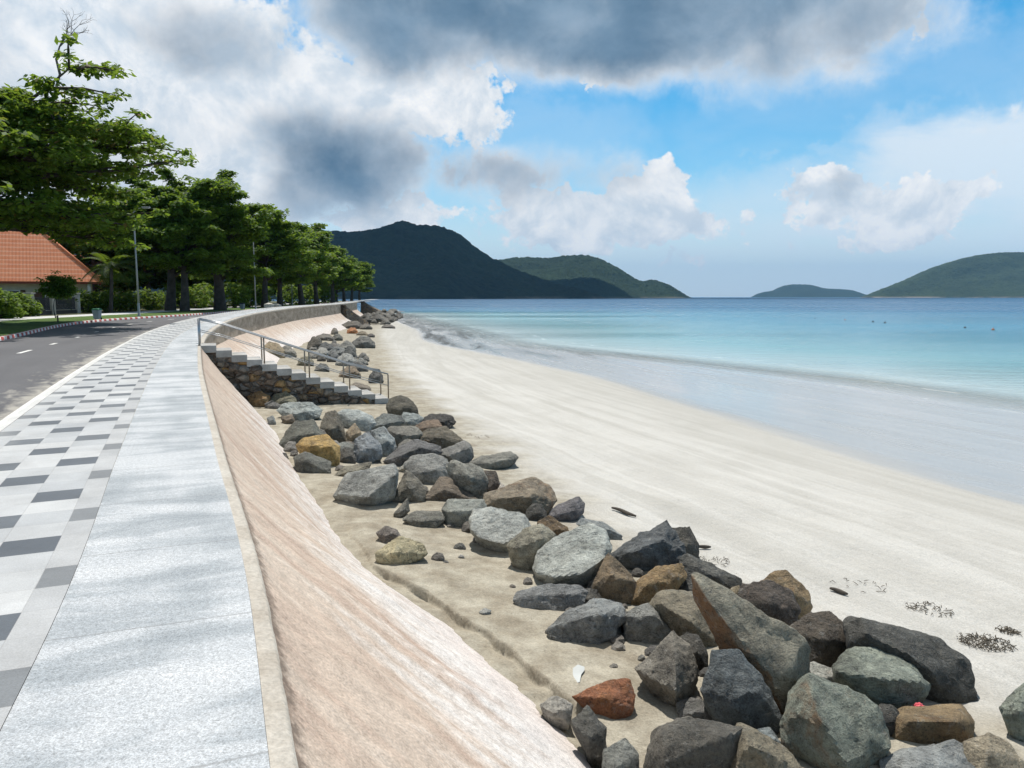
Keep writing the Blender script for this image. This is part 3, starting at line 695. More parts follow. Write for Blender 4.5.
dark = union([blob(620, -30, 330, 105, 1.0, .55), blob(440, 10, 190, 75, .85, .4), blob(800, 20, 170, 85, .75), blob(348, 165, 128, 76, .92, .1), blob(300, 195, 80, 40, .7), blob(500, 175, 150, 50, .66, .1), blob(600, 178, 80, 40, .5, .1),
              blob(215, 35, 140, 45, .55), blob(848, 190, 26, 26, .5), blob(80, 140, 160, 50, .35), blob(-260, 60, 260, 130, .6), blob(1500, 0, 300, 150, .5), blob(500, -420, 900, 260, .75)])
AW[0] = aw
white = union([blob(120, 60, 280, 130, .95), blob(360, 100, 150, 60, 1.0), blob(300, 150, 160, 80, .9), blob(470, 110, 60, 50, .8), blob(600, 66, 60, 18, .8), blob(500, 178, 140, 44, .7, .1), blob(595, 218, 160, 40, 1.0), blob(655, 185, 40, 36, .8), blob(690, 215, 60, 22, .8),
               blob(840, 200, 52, 34, 1.0, .4), blob(915, 214, 75, 30, 1.0, .4), blob(380, 215, 120, 22, .9), blob(270, 175, 50, 40, 1.0), blob(660, 238, 45, 12, .7), blob(680, 262, 40, 9, .6), blob(200, 190, 200, 60, .75), blob(880, 25, 40, 40, .8), blob(1180, 120, 170, 60, .7), blob(-300, 150, 300, 120, .9)])
veil = union([blob(1000, 170, 210, 75, 1.0, .2), blob(870, 205, 260, 55, .7), blob(1150, 180, 250, 110, .9), blob(720, 270, 420, 40, .55), blob(800, 120, 190, 60, .25), blob(820, 150, 60, 14, .5), blob(560, 130, 140, 50, .35), blob(130, 200, 300, 90, .7), blob(1000, 60, 140, 60, .25)])
AW[0] = awd; bank = union([blob(1000, 165, 215, 78, 1.0, .15), blob(1200, 170, 260, 120, 1.0, .2), blob(900, 215, 190, 40, .9, .1)])
f1 = t.noise(ae, .20, 9, .62, .3); f2 = t.noise(t.scale(ae, (.05, .16, 1)), 1.0, 7, .62, .6)
fs = t.noise(ae, .13, 6, .55)
up2 = t.vmath('ADD', ae, (-.35, 1.1, 0)).outputs[0]
f1u = t.noise(up2, .20, 9, .62, .3)
relief = t.rng(t.math('SUBTRACT', f1, f1u), -.10, .10, 0, 1)
covd = t.rng(t.math('ADD', dark, t.math('MULTIPLY', t.math('SUBTRACT', f1, .5), .75)), .14, .70, 0, 1, True)
covw = t.rng(t.math('ADD', white, t.math('MULTIPLY', t.math('SUBTRACT', f1, .5), 1.5)), .34, .62, 0, 1, True)
cov = t.math('MAXIMUM', covd, covw)
vl = t.math('MULTIPLY', veil, t.rng(f2, .26, .60, .35, 1.0), clamp=True)
vl = t.math('MAXIMUM', vl, t.rng(t.math('ADD', bank, t.math('MULTIPLY', t.math('SUBTRACT', f2, .5), 1.3)), .28, .85, 0, .88, True))
lowv = t.rng(el, 0, 11, .85, 0, True)
cover = t.math('SUBTRACT', 1.0, t.math('MULTIPLY', t.math('MULTIPLY', t.math('SUBTRACT', 1.0, cov), t.math('SUBTRACT', 1.0, vl)), t.math('SUBTRACT', 1.0, lowv)))
dk = t.rng(t.math('ADD', dark, t.math('ADD', t.math('MULTIPLY', t.math('SUBTRACT', fs, .5), .7), t.math('MULTIPLY', t.math('SUBTRACT', f1, .5), .8))), .15, 1.1, 0, 1, True)
f4 = t.noise(t.scale(ae, (.55, 1, 1)), .15, 6, .55)
dcol = t.mix(t.rng(f4, .34, .68), (.085, .165, .26), (.24, .355, .48))
lit = t.mix(t.math('ADD', t.math('MULTIPLY', relief, .7), t.math('MULTIPLY', t.rng(f1, .42, .62), .3)), (.64, .725, .81), (1.0, 1.0, 1.0))
col = t.mix(dk, lit, dcol)
over = t.rng(el, 23, 36, 0, 1, True)      # grey overcast added above the view to cut the ambient fill
col = t.mix(over, col, t.mix(t.rng(fs, .35, .65), (.15, .185, .225), (.33, .37, .41)))
cov = t.math('MAXIMUM', cov, t.math('MULTIPLY', over, .92)); cover = t.math('MAXIMUM', cover, t.math('MULTIPLY', over, .92))
cc = t.mix(t.math('SUBTRACT', 1.0, cov), col, t.mix(t.rng(el, 0, 11), (.72, .86, .97), (.82, .89, .95)))
b1 = t.n('ShaderNodeBackground', inp={'Strength': .128})
hs = t.n('ShaderNodeHueSaturation', inp={'Hue': .485, 'Saturation': 1.5, 'Value': 1.0, 'Color': sky.outputs[0]})
t.t.links.new(hs.outputs[0], b1.inputs[0])
b2 = t.n('ShaderNodeBackground', inp={'Color': cc, 'Strength': 1.06})
up = t.rng(el, -2.0, -.5, 0, 1)
mx = t.n('ShaderNodeMixShader', inp={0: t.math('MULTIPLY', cover, up), 1: b1.outputs[0], 2: b2.outputs[0]})
ow = t.n('ShaderNodeOutputWorld'); t.t.links.new(mx.outputs[0], ow.inputs[0])
sl = bpy.data.lights.new('sun', 'SUN'); so = bpy.data.objects.new('sun', sl); COL.objects.link(so)
sl.energy, sl.angle, sl.color = 5.0, R(.53), (1, .96, .89)
so.rotation_euler = (math.pi/2-SUN_EL, 0, math.pi-SUN_AZ)
SC.view_settings.view_transform = 'Standard'; SC.view_settings.look = 'None'; SC.view_settings.exposure = .0; SC.view_settings.gamma = 1
SC.render.engine = 'CYCLES'; SC.cycles.use_denoising = True
cy = SC.cycles; cy.use_adaptive_sampling = True; cy.adaptive_threshold = .02; cy.max_bounces = 6; cy.diffuse_bounces = 3; cy.glossy_bounces = 3; cy.transmission_bounces = 4; cy.transparent_max_bounces = 8; cy.volume_bounces = 0
SC.cycles.sample_clamp_indirect = 4
# unseen shade caster shaped like clouds, added above the frame over the nearest hill
def mat_shade_cloud():
    m, t = material('shade_cloud_surface'); t.out((.75, .77, .80), 1.0, None, 0.0); return m
cv, cf = ico(5)
cv = cv*(1+.16*fbm(cv*3.0+3, 5)[:, None]); cv[:, 2] = np.where(cv[:, 2] < 0, cv[:, 2]*.25, cv[:, 2])
tag(mesh('shade_cloud', cv*np.array([2500, 780, 330]), cf, mat_shade_cloud(), loc=(-1150, 3420, 1880), smooth=True), 'added shade caster out of view above the nearest hill', kind='structure')
HAZE = True
if HAZE:
    hb = MB().box((0, 9700, 397), (40000, 19600, 806)).build('haze', None)
    hm, t = material('air'); pv = t.n('ShaderNodeVolumePrincipled', inp={'Color': (.32, .64, 1.0, 1), 'Density': .000048, 'Anisotropy': .0})
    oo = t.n('ShaderNodeOutputMaterial'); t.t.links.new(pv.outputs[0], oo.inputs['Volume']); hb.data.materials.append(hm)
    tag(hb, 'thin sea air', kind='stuff')
# ---- right foreground pile
B('long charcoal boulder at the right end of the pile, beside the weed on the sand', [(848.5,628),(860,611.5),(886,618),(914,625),(932,641),(963,661),(967,695),(959,703),(937,703),(924,696),(880,690),(852,660)], DARK, .0, [(871,637,.35),(907,655,.42),(926,668,.4),(852,640,.1)], th=.7)
B('greenish grey boulder in front of the long charcoal one, above the pink wrapper', [(836.6,668),(856,649),(891,656),(907.5,664),(925,686),(910,711.7),(897,717),(872,711.7),(840,687)], GRN, .0, [(845,674,.35),(878,679,.5),(918,684,.35)], th=.8)
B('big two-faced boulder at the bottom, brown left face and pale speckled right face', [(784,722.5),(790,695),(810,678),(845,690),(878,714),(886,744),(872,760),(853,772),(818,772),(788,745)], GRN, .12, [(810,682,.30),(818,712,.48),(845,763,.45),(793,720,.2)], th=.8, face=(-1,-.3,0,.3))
B('smooth brown boulder under the pink wrapper', [(890,718),(903,708),(924,707),(959,706),(971,722.5),(968.5,739),(959,745),(921,748),(896,741)], (.22,.165,.10), .22, [(912,722,.35),(955,722,.4)], sharp=12, amp=.02)
B('dark slab cut by the bottom edge, right of the two-faced boulder', [(884,762),(905,750),(951,743),(978,751),(990,778),(950,792),(892,790)], BLUE, .0, [(930,760,.2)])
B('cream boulder in the bottom right corner, beside the brown one', [(965,744),(989,735),(1008,744),(1023,762),(1018,785),(975,785)], (.40,.35,.27), .12, [(992,752,.2)], sharp=14, amp=.025)
B('grey green boulder alone on damp sand at the right edge of the picture', [(1002,709),(1024,687),(1050,685),(1062,740),(1030,749),(1013,733)], GRN, .0, [(1020,712,.25)], th=.8)
B('blackish boulder just left of the long charcoal one, at the rear of the pile', [(786,632),(810,617),(829,615.5),(844,626),(849,644),(845,658),(837,672),(812,676),(798,655)], (.10,.085,.07), .1, [(826,640,.3)])
B('tan rounded boulder at the rear edge of the pile, behind a dark one', [(762,583),(776,574),(788,575),(806,592),(811,607),(805,619),(785,624),(768,604)], (.27,.20,.12), .1, sharp=12, lift=3)
B('dark wet looking boulder in front of the tan rounded one', [(738,600),(745,586),(770,582),(790,593),(797,612),(788,627),(765,632),(748,620)], (.09,.075,.065), .1, [(768,604,.3)])
B('small grey stone wedged behind the big two-faced boulder', [(805,668),(815,663),(833,670),(842,680),(840,694),(808,692)], LGREY, 0)
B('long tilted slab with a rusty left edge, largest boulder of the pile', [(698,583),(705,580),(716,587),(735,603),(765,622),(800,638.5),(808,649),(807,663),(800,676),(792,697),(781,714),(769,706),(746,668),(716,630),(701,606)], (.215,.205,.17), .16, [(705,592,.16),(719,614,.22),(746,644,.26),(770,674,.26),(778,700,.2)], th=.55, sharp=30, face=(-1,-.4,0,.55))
B('brownish grey boulder leaning on the left side of the long tilted slab', [(652,606),(659,596),(678,592.5),(700,597),(706,620),(715,641),(704,649),(683,641),(666,627),(654,614)], (.20,.18,.14), .08, [(664,606,.25),(690,622,.35)], sharp=16)
B('small grey boulder with a shaded front between the lumpy blue one and the pyramid', [(624,615.5),(648,604),(660,612),(672,633),(660,645),(627,644)], (.20,.205,.20), .0, [(630,618,.3),(655,617,.35)])
B('grainy grey pyramid shaped boulder in front of the long tilted slab', [(639,670),(673,635),(689,649),(698,679),(693,696),(675,708),(650,684)], (.21,.20,.18), .05, [(676,662,.45),(676,690,.5)], sharp=28, th=.8)
B('lumpy blue grey boulder on bare sand, left of the pile', [(549.5,631),(572,610),(594,600),(616,606),(625,618),(617,634),(594,646),(559,641)], BLUE, .0, [(575,620,.3),(600,615,.4)], amp=.055)
B('flat oblong grey stone in front of the big pale boulder', [(516,600),(521,592),(545,587),(577,586),(583,592),(580,604),(559,611),(526,610)], (.20,.21,.22), .0, [(524,597,.2),(574,594,.2)], th=.6)
B('small brown pyramid standing between the big pale boulder and the orange one', [(594,586),(609,556),(621,565),(635,583),(632,600),(615,605),(597,596)], (.20,.155,.105), .12, [(612,576,.35)], sharp=16)
B('rusty orange boulder with a smooth pale top, in the middle of the pile', [(632,605),(638,583),(656,568),(680,565),(686,577),(674,590),(661,602),(648,608)], (.26,.185,.10), .30, [(648,585,.3)], sharp=16)
B('fist sized dark stone resting against the rusty orange boulder', [(671,584),(683,578),(697,585),(699,597),(680,597)], DARK, 0)
B('blue black triangular boulder rising behind the rusty orange one', [(610,556),(644,536),(666,522),(676,533),(684,554),(680,567),(653,573),(638,571),(618,565)], (.105,.115,.125), .0, [(640,552,.3),(664,540,.3)], amp=.05)
B('dark square topped block behind the blue black triangular boulder', [(672,530),(689.5,528.5),(698,545),(697,562),(682,562),(675,545)], (.10,.095,.085), .05)
B('dark flat slab on the seaward edge, behind the tilted slab', [(681,560),(688,556),(714,567),(739,579),(736,592),(714,590),(697,588),(685,575)], (.085,.085,.08), .0, [(712,576,.3)], th=.7)
B('tiny pale upright stone behind the tip of the tilted slab', [(731,589),(739,586),(740,599),(732,599)], TAN, 0, name='stone', cat='stone')
B('big pale grey boulder with one broad flat top, left middle of the pile', [(535.6,568),(543,551),(565,536),(588,527),(603,533),(609,551),(597,578),(580,585),(550,587),(539,578)], (.37,.395,.385), .0, [(539,572,.25),(556,576,.4),(582,573,.45),(603,556,.35)], th=.9, sharp=26)
B('dusty purple stone alone above the big pale boulder', [(550,516),(556,507),(577,498),(584,504),(582.5,513),(568,521),(556,522)], (.15,.145,.16), 0)
B('flat bluish slab half sunk in sand behind the big pale boulder', [(578,524.5),(583,519),(603,523),(622,536),(618,540),(600,540)], (.22,.24,.25), 0, th=.7)
B('olive grey boulder with a clean split face right of the overhanging pale boulder', [(509,546),(524,530),(541,526),(552,536),(552,552),(527,572),(513,560)], (.27,.26,.215), .05, [(518,548,.3),(540,540,.42)], th=.75)
B('small orange topped boulder behind the olive split one', [(538,523),(550,516),(565,526),(570,534),(556,545),(545,542)], (.20,.14,.08), .25)
B('whitish overhanging boulder casting a shadow on the sand at its left', [(471,522),(475,512),(490,509),(521,516),(529,527),(522,538),(509,553),(498,552),(480,540),(472,531.5)], (.36,.38,.375), .0, [(473,530,.3),(483,538,.4),(503,543,.45),(520,532,.35)], th=.8)
B('broad boulder with a rusty left half and a grey right half', [(486,494),(506,488),(515,485),(531,479),(548,485),(555,500),(550,507),(539,518),(524,514),(496,512),(487,508)], (.235,.20,.155), .2, [(500,498,.25),(528,497,.35)])
B('blocky grey boulder left of the whitish overhanging one', [(443,510),(449,501),(481,501),(484,508),(474,526),(449,528)], (.25,.265,.25), .0, [(450,512,.35),(472,511,.4)])
B('low grey mound stone left of the blocky boulder', [(404,519.5),(418,511.5),(438,512),(444,520),(435,528),(419,529)], (.165,.165,.15), .0, sharp=12)
B('sand coloured flat stone lying alone near the eroded bank', [(377,553),(400,537),(420,545),(425,554),(403,565),(380,561)], (.34,.31,.215), .0, [(395,552,.3)], th=.7)
B('small mauve stone behind the sand coloured flat one', [(377,533),(386,526.5),(396,529),(401,538),(384,544)], (.20,.18,.17), 0, name='stone', cat='stone')
B('small triangular stone half buried below the grey cone', [(394,514),(407,499),(409.5,511),(398,518)], (.20,.20,.185), 0, name='stone', cat='stone')
B('big smooth pale grey boulder standing alone in front of the upper pile', [(336,496),(349,475),(392,466),(395.5,473),(393.5,495),(377.5,505),(354,506)], (.30,.315,.315), .0, [(368,497,.40),(393,476,.35),(342,494,.2)], th=.8, sharp=30, amp=.018)
B('brownish grey cone right of the big smooth pale boulder', [(392,502),(406,471),(416,478),(425,490),(423,502),(405,503)], (.185,.175,.15), .05, [(408,488,.3)], sharp=14)
B('oval ribbed grey boulder with a gap of sand under it', [(406,466),(413,457),(432,455),(446,460),(449.5,474),(441,484),(424,485),(412,479)], (.26,.265,.26), .0, sharp=10, amp=.03)
B('low brown wedge in front of the jagged pale boulder', [(425,501),(443,479),(453,480),(476,499.5),(478,503),(450,504)], (.15,.125,.10), .12, [(446,490,.3)])
B('jagged pale grey boulder standing over the brown wedge', [(449,466),(455,461.5),(480,470),(487,480),(484,495),(477,503),(463,492),(451,479)], (.28,.28,.255), .05, [(468,478,.35)], amp=.055)
B('dark narrow boulder tucked against the jagged pale one', [(484,472),(495,473),(499.5,484),(491,496),(485,501)], (.12,.10,.085), .15)
B('small whitish stone left of the rusty half boulder', [(489,487),(497,481),(507,487),(509,496),(492,496)], (.38,.35,.32), 0)
B('dark prism boulder with one bright flat side, seaward edge of the upper pile', [(436,454),(464,442),(469.5,445.5),(473,457),(466.5,465.5),(454,462),(444,459)], (.21,.21,.205), .0, [(449,456,.3),(468,448,.35)], sharp=34, th=.7)
B('long low grey slab alone on the pale sand', [(471,463),(480,457),(510,452),(516.5,458),(513,463),(502,467.5),(485,470)], (.18,.18,.165), .0, th=.8)
B('dark brown broad boulder at the seaward side of the upper pile', [(414,438),(430,430),(445,428),(461,441),(457,445),(441,450),(428,448),(417,444)], (.125,.11,.085), .1, [(438,438,.3)])
B('knobbly black boulder, farthest to seaward in the upper pile', [(424,420),(432,415),(440,416.5),(446,415),(453,417),(456,422),(450,428),(440,429.5),(427,425)], (.045,.042,.04), .0, amp=.06)
B('round dark boulder standing upright at the top end of the pile near the stairs', [(387,408),(391,399),(400,396),(410,400),(417,409),(418,415),(407,418),(393,418)], (.095,.088,.07), .05, sharp=10)
B('small reddish brown boulder beneath the knobbly black one', [(412,428),(425,421.5),(437,420),(442,427),(430,432),(416,433)], (.21,.155,.115), .15)
B('bluish pointed boulder below the round dark one', [(401,421),(404,413),(415,415),(424.5,419.5),(419,428),(405,428)], (.26,.29,.295), 0)
B('dark boulder with a pale flat lid, centre of the upper pile', [(388,430.5),(392,427.5),(415,428.5),(422,434),(410,444),(396,448.5),(391,441)], (.165,.16,.145), .0, [(396,434,.35),(412,436,.35)])
B('sloping charcoal boulder with a lighter back, lower right of the upper pile', [(385,461),(400,447),(416,440.5),(438,447),(441,453),(425,459),(405,465),(394,467)], (.12,.12,.125), .0, [(400,456,.3),(418,449,.3)])
B('small pale wedge beneath the sloping charcoal boulder', [(397,471),(411,458),(414,464),(406,472.5)], (.29,.29,.265), 0)
B('dark domed boulder nearest the apron, left end of the upper pile', [(280,445),(288,431),(296,421.5),(312,421),(323,436),(318,443),(300,449),(284,448)], (.125,.13,.115), .0, [(296,436,.25),(312,434,.3)], sharp=16)
B('ochre yellow boulder at the left end of the upper pile', [(298,446),(305.5,439),(327,435.5),(338,446),(338,465),(327,468),(303,456)], (.42,.29,.12), .12, [(310,446,.3),(330,446,.35)])
B('dark grey block in front of the ochre yellow boulder', [(294,458),(305.5,452),(314,456),(329.5,462),(330,473),(300,473.5),(296,466)], (.13,.135,.125), .05, [(305,460,.3)])
B('brown grey cone behind the ochre yellow boulder', [(321,428),(327.5,414.5),(335.5,411.5),(343,425),(346,443),(333,443.5)], (.185,.17,.14), .12)
B('pale blue grey hump right of the brown grey cone', [(339,414),(345,410.5),(357.5,410.5),(371,416.5),(375,424),(366,432),(346,426)], (.31,.34,.345), 0)
B('tan pink boulder wedged in the centre of the upper pile', [(346,432),(355,424),(361,434),(353,446),(347,444)], (.33,.265,.19), .12)
B('large pitted blue lump in the centre of the upper pile', [(355,440),(361,437),(368,435),(379,445),(382,457),(371,462.5),(355,464)], (.235,.26,.29), .0, amp=.06, sharp=10)
B('light blue boulder with dark hollows right of the pitted lump', [(371,432),(383.5,427.5),(393,439),(399,447),(389,457),(380,455),(372,437)], (.30,.33,.345), .0, amp=.06)
B('dark slanted boulder above the pale lidded one', [(365,429),(383.5,414),(400,416.5),(403,423),(386,432)], (.15,.165,.165), 0)
B('flat topped grey stone between the ochre boulder and the pitted lump', [(336.5,446),(346,442.5),(356,447),(354,459),(340,458.5)], (.24,.255,.25), 0)
B('low olive slab half buried behind the big smooth pale boulder', [(332,477),(345,466),(369,463),(367,470),(350,477)], (.20,.19,.155), .0, th=.7)
B('large light blue boulder below the stair side, left of the upper pile', [(280,411),(285,404.5),(310,403.5),(321,410),(319,417),(300,421.5),(285,417)], (.30,.335,.34), .0, amp=.05)
B('olive domed boulder against the foot of the stair wall', [(271,401),(275,395),(286,392.5),(295,399),(296,405),(283,407.5),(274,406)], (.17,.165,.12), .0, sharp=12)
B('small dark stone left of the olive domed boulder', [(265,404),(272,401),(281,405),(279,409),(268,409)], (.12,.12,.12), 0, name='stone', cat='stone')
B('rusty orange rubble block at the corner of apron and stairs', [(248,397),(260,391.5),(270,396),(268,405),(252,407)], (.30,.20,.10), .28)
B('pebble sized blue stone near the apron, left of the domed boulder', [(267,418),(273,415.5),(276,423),(269,425)], (.22,.24,.25), 0, name='stone', cat='stone')
B('small brown stone between the light blue boulder and the domed one', [(281,417),(292,414.5),(295,421.5),(284,424)], (.20,.165,.13), .1, name='stone', cat='stone')
# ---- bottom front
B('black fronted boulder cut by the bottom edge, with a pale rim', [(648,764),(656.5,733),(678,720),(703,722),(737,731),(726,770),(715,800),(650,800)], (.11,.105,.095), .0, [(665,735,.25),(722,738,.3),(668,762,.35)], th=.8)
B('speckled brown boulder at the bottom edge with a white splash on it', [(722,772),(740,725),(757,733),(784,750),(804,772),(800,800),(722,800)], (.20,.18,.14), .06, [(750,748,.35)])
B('small dark stone in the gap under the grey pyramid', [(677,704),(690,699),(712,704),(714,721),(700,724),(680,719)], (.125,.125,.125), 0)
B('small ribbed grey stone right of the gap stone', [(712,701),(728,692),(746,708),(744,725),(725,728),(713,721)], (.17,.175,.175), 0)
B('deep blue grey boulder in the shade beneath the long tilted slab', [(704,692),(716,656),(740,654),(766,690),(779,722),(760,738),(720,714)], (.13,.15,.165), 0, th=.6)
B('rusty red wedge of rock lying on the sand at the foot of the pile', [(575,697.5),(605,683.5),(629,680.5),(634,697),(631,710),(615,721),(606,709),(590,704)], (.30,.13,.07), .30, [(608,698,.25)], th=.7)
B('dark chunk standing in for the shadow of the eroded bank at the bottom', [(572,724),(588,708),(605,728),(607,757),(590,757)], (.105,.105,.10), 0)  # coloured dark to stand for the shadow under the sand bank
B('pale chalky stone on the apron edge at the bottom', [(541,706),(556,697),(572,706),(568,723),(552,721)], (.38,.37,.35), 0, name='stone', cat='stone')
B('grey stone with bright rim at the bottom edge, left of the black fronted boulder', [(604,752),(625,741),(637,755),(637,785),(604,785)], (.18,.19,.185), 0)
B('bluish chip of stone between speckled brown boulder and two-faced boulder', [(752,732),(770,728),(783,746),(776,755)], (.19,.22,.24), 0, name='stone', cat='stone')
B('thumb sized white pebble alone on the sand left of the lumpy boulder', [(479,612),(484,608.5),(491,610.5),(488,615),(481,615)], (.32,.33,.33), 0, name='stone', cat='stone')
for lab, x, y, wd, ht, k in [('dark filler stone in the shaded gap under the big pale flat topped boulder', 603, 598, 30, 24, .09), ('black filler stone deep in the gap left of the long tilted slab', 690, 668, 34, 34, .07), ('dark filler stone wedged between the tilted slab and the blackish boulder', 800, 690, 26, 30, .08),
    ('dark filler stone in the shade below the greenish grey boulder', 885, 735, 34, 30, .09), ('charcoal filler stone between the orange boulder and the dark flat slab', 690, 600, 30, 26, .08), ('grey stone between the lumpy blue boulder and the small shaded one', 617, 628, 26, 22, .16),
    ('dark filler stone between the flat oblong stone and the brown pyramid', 590, 605, 24, 16, .10), ('dark filler stone under the right end of the broad rusty boulder', 536, 520, 20, 16, .08), ('grey stone behind the tilted slab and in front of the tan rounded boulder', 752, 625, 34, 28, .11), ('dark filler stone between the jagged pale boulder and the blocky one', 462, 500, 22, 12, .12),
    ('dark filler stone in the middle gap between the pitted blue lump and the yellow boulder', 347, 462, 16, 14, .10), ('grey stone behind the sloping charcoal boulder', 408, 452, 20, 12, .20), ('dark filler stone below the small reddish brown boulder', 408, 437, 18, 9, .10), ('brown stone between the domed dark boulder and the brown grey cone', 321, 443, 14, 14, .14)]:
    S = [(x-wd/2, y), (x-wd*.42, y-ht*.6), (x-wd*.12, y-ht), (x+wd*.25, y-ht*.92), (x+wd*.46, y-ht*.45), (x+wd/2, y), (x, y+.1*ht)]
    B(lab, S, (k, k*.97, k*.9), .03, seed=int(x+y))  # the dark ones are fillers added to stand for shade in the gaps
rq = random.Random(21)
line = [(300, 462), (330, 470), (395, 470), (440, 500), (470, 530), (520, 560), (560, 590), (600, 630), (640, 655), (690, 690), (740, 715), (820, 700), (880, 735)]
for i in range(110):
    k = rq.uniform(0, len(line)-1.001); a, b = line[int(k)], line[int(k)+1]; u = k-int(k); x = a[0]+(b[0]-a[0])*u+rq.gauss(0, 26+.02*a[1]); y = a[1]+(b[1]-a[1])*u-rq.uniform(-4, 46)*.6
    wd = rq.uniform(5, 15)*(.5+y/900); ht = wd*rq.uniform(.5, .75); k = rq.uniform(.08, .27); w_ = rq.uniform(.82, 1)
    S = [(x-wd/2, y), (x-wd*.42, y-ht*.6), (x-wd*.08, y-ht), (x+wd*.28, y-ht*.88), (x+wd*.46, y-ht*.4), (x+wd/2, y), (x, y+.12*ht)]
    o = silh('stone', S, (k, k*(.5+.5*w_), k*w_), .04, amp=.06, seed=i+500, lod=3); tag(o, 'small rubble stone lying in the gaps between the boulders of the long pile', 'stone', 'small rubble among the boulders')
# ---- beyond the stairs: every stone on its own; c* are pixel positions
for lab, x, y, wd, ht, tint, ru in [
    ('bright orange stone beyond the stairs', 263, 347, 11, 7, (.50, .27, .06), .2),
    ('large tan boulder beside the bright orange stone beyond the stairs', 272, 357, 22, 10, (.27, .22, .15), .1),
    ('low grey boulder seen just under the upper stair rail', 287, 356, 14, 7, (.22, .21, .19), .05),
    ('dark oval boulder behind the middle of the stair rail', 315, 349, 13, 8, (.11, .10, .085), .05),
    ('charcoal heap stone nearest the dark oval boulder', 326, 353, 14, 7, (.10, .105, .11), 0),
    ('pale split boulder above the second rail post', 322, 358, 13, 7, (.28, .28, .27), 0),
    ('dark flat boulder leading the rubble patch past the stairs', 335, 350, 16, 5, (.12, .115, .11), 0),
    ('grey shelf stone at the middle of the rubble patch', 347, 351, 14, 7, (.19, .19, .18), 0),
    ('seaward black topped stone of the rubble patch', 363, 347, 18, 8, (.13, .13, .125), 0),
    ('slanted slate stone in the heart of the rubble patch', 338, 357, 16, 7, (.15, .16, .165), 0),
    ('blocky dark stone right of the slanted slate', 350, 358, 11, 8, (.10, .105, .105), 0),
    ('pale lump in front of the slanted slate', 346, 365, 17, 8, (.28, .285, .28), 0),
    ('dark round stone left of the pale lump', 333, 361, 11, 7, (.11, .115, .12), 0),
    ('lowest dark slab of the rubble patch toward the sea', 357, 371, 17, 6, (.12, .12, .12), 0),
    ('light stone at the seaward corner of the rubble patch', 361, 365, 8, 5, (.25, .25, .24), 0),
    ('brown stone past the stair foot between the last rail posts', 350, 377, 17, 7, (.21, .165, .12), .1),
    ('long grey brown stone lying beyond the foot of the stairs', 358, 390, 20, 5, (.22, .19, .16), .05),
    ('dark pointed stone right of the last rail post', 376, 382, 12, 9, (.10, .10, .10), 0),
    ('olive stone under the second rail bay', 305, 365, 14, 6, (.17, .16, .12), 0),
    ('dark stone under the third rail bay', 322, 371, 12, 5, (.12, .12, .115), 0),
    ('long dark stone lying on the bright sand below the far apron', 325, 340, 15, 4.5, (.13, .12, .11), 0),
    ('short dark stone right of the long one below the far apron', 337, 340, 9, 4, (.12, .12, .11), 0),
    ('tiny brown stone left of the two dark ones below the far apron', 315, 343, 6, 3, (.2, .16, .12), 0),
    ('grey stone nearest the foot of the far apron', 334.5, 334, 6, 4, (.22, .2, .18), 0),
    ('rust red stone in the middle of the far sand', 352.5, 333, 9, 4, (.36, .15, .06), .3),
    ('dark ridge stone where the far apron ends', 351, 328, 18, 4.5, (.10, .09, .08), 0),
    ('second dark stone where the far apron ends', 366, 329, 10, 3.5, (.12, .11, .10), 0),
    ('slim dark stone out on the pale sand past the groyne', 388, 328, 11, 2.5, (.11, .10, .095), 0),
    ('dark pebble out on the pale sand below the groyne', 371, 337, 6, 2.5, (.11, .10, .095), 0),
    ('brown flat stone below the groyne', 362, 335, 9, 2.5, (.22, .18, .13), 0),
    ('tiny dark stone on sand between the rubble patch and the stairs', 334, 344, 4, 3, (.12, .12, .12), 0)]:
    wd *= 1.22; ht *= 1.45
    S = [(x-wd/2, y), (x-wd*.4, y-ht*.55), (x-wd*.1, y-ht), (x+wd*.22, y-ht*.9), (x+wd*.45, y-ht*.45), (x+wd/2, y-.05*ht), (x+wd*.1, y+.12*ht)]
    o = silh('boulder' if wd > 10 else 'stone', S, tint, ru, amp=.06, seed=int(x*3+y)); tag(o, lab, 'boulder' if wd > 10 else 'stone', 'stones scattered on the sand beyond the stairs')
rr = random.Random(9)
for i in range(46):
    x = rr.uniform(312, 366); y = 350+(x-312)*.30+rr.uniform(-7, 9); wd = rr.uniform(4, 9); ht = wd*rr.uniform(.45, .7); k = rr.uniform(.09, .26)
    S = [(x-wd/2, y), (x-wd*.4, y-ht*.6), (x-wd*.05, y-ht), (x+wd*.3, y-ht*.85), (x+wd/2, y-.1*ht), (x+wd*.1, y+.1*ht)]
    o = silh('stone', S, (k, k*.98, k*.93), .05, amp=.06, seed=i+300, lod=3); tag(o, 'fist to head sized stone among the rubble patch beyond the stairs', 'stone', 'small stones of the rubble patch beyond the stairs')
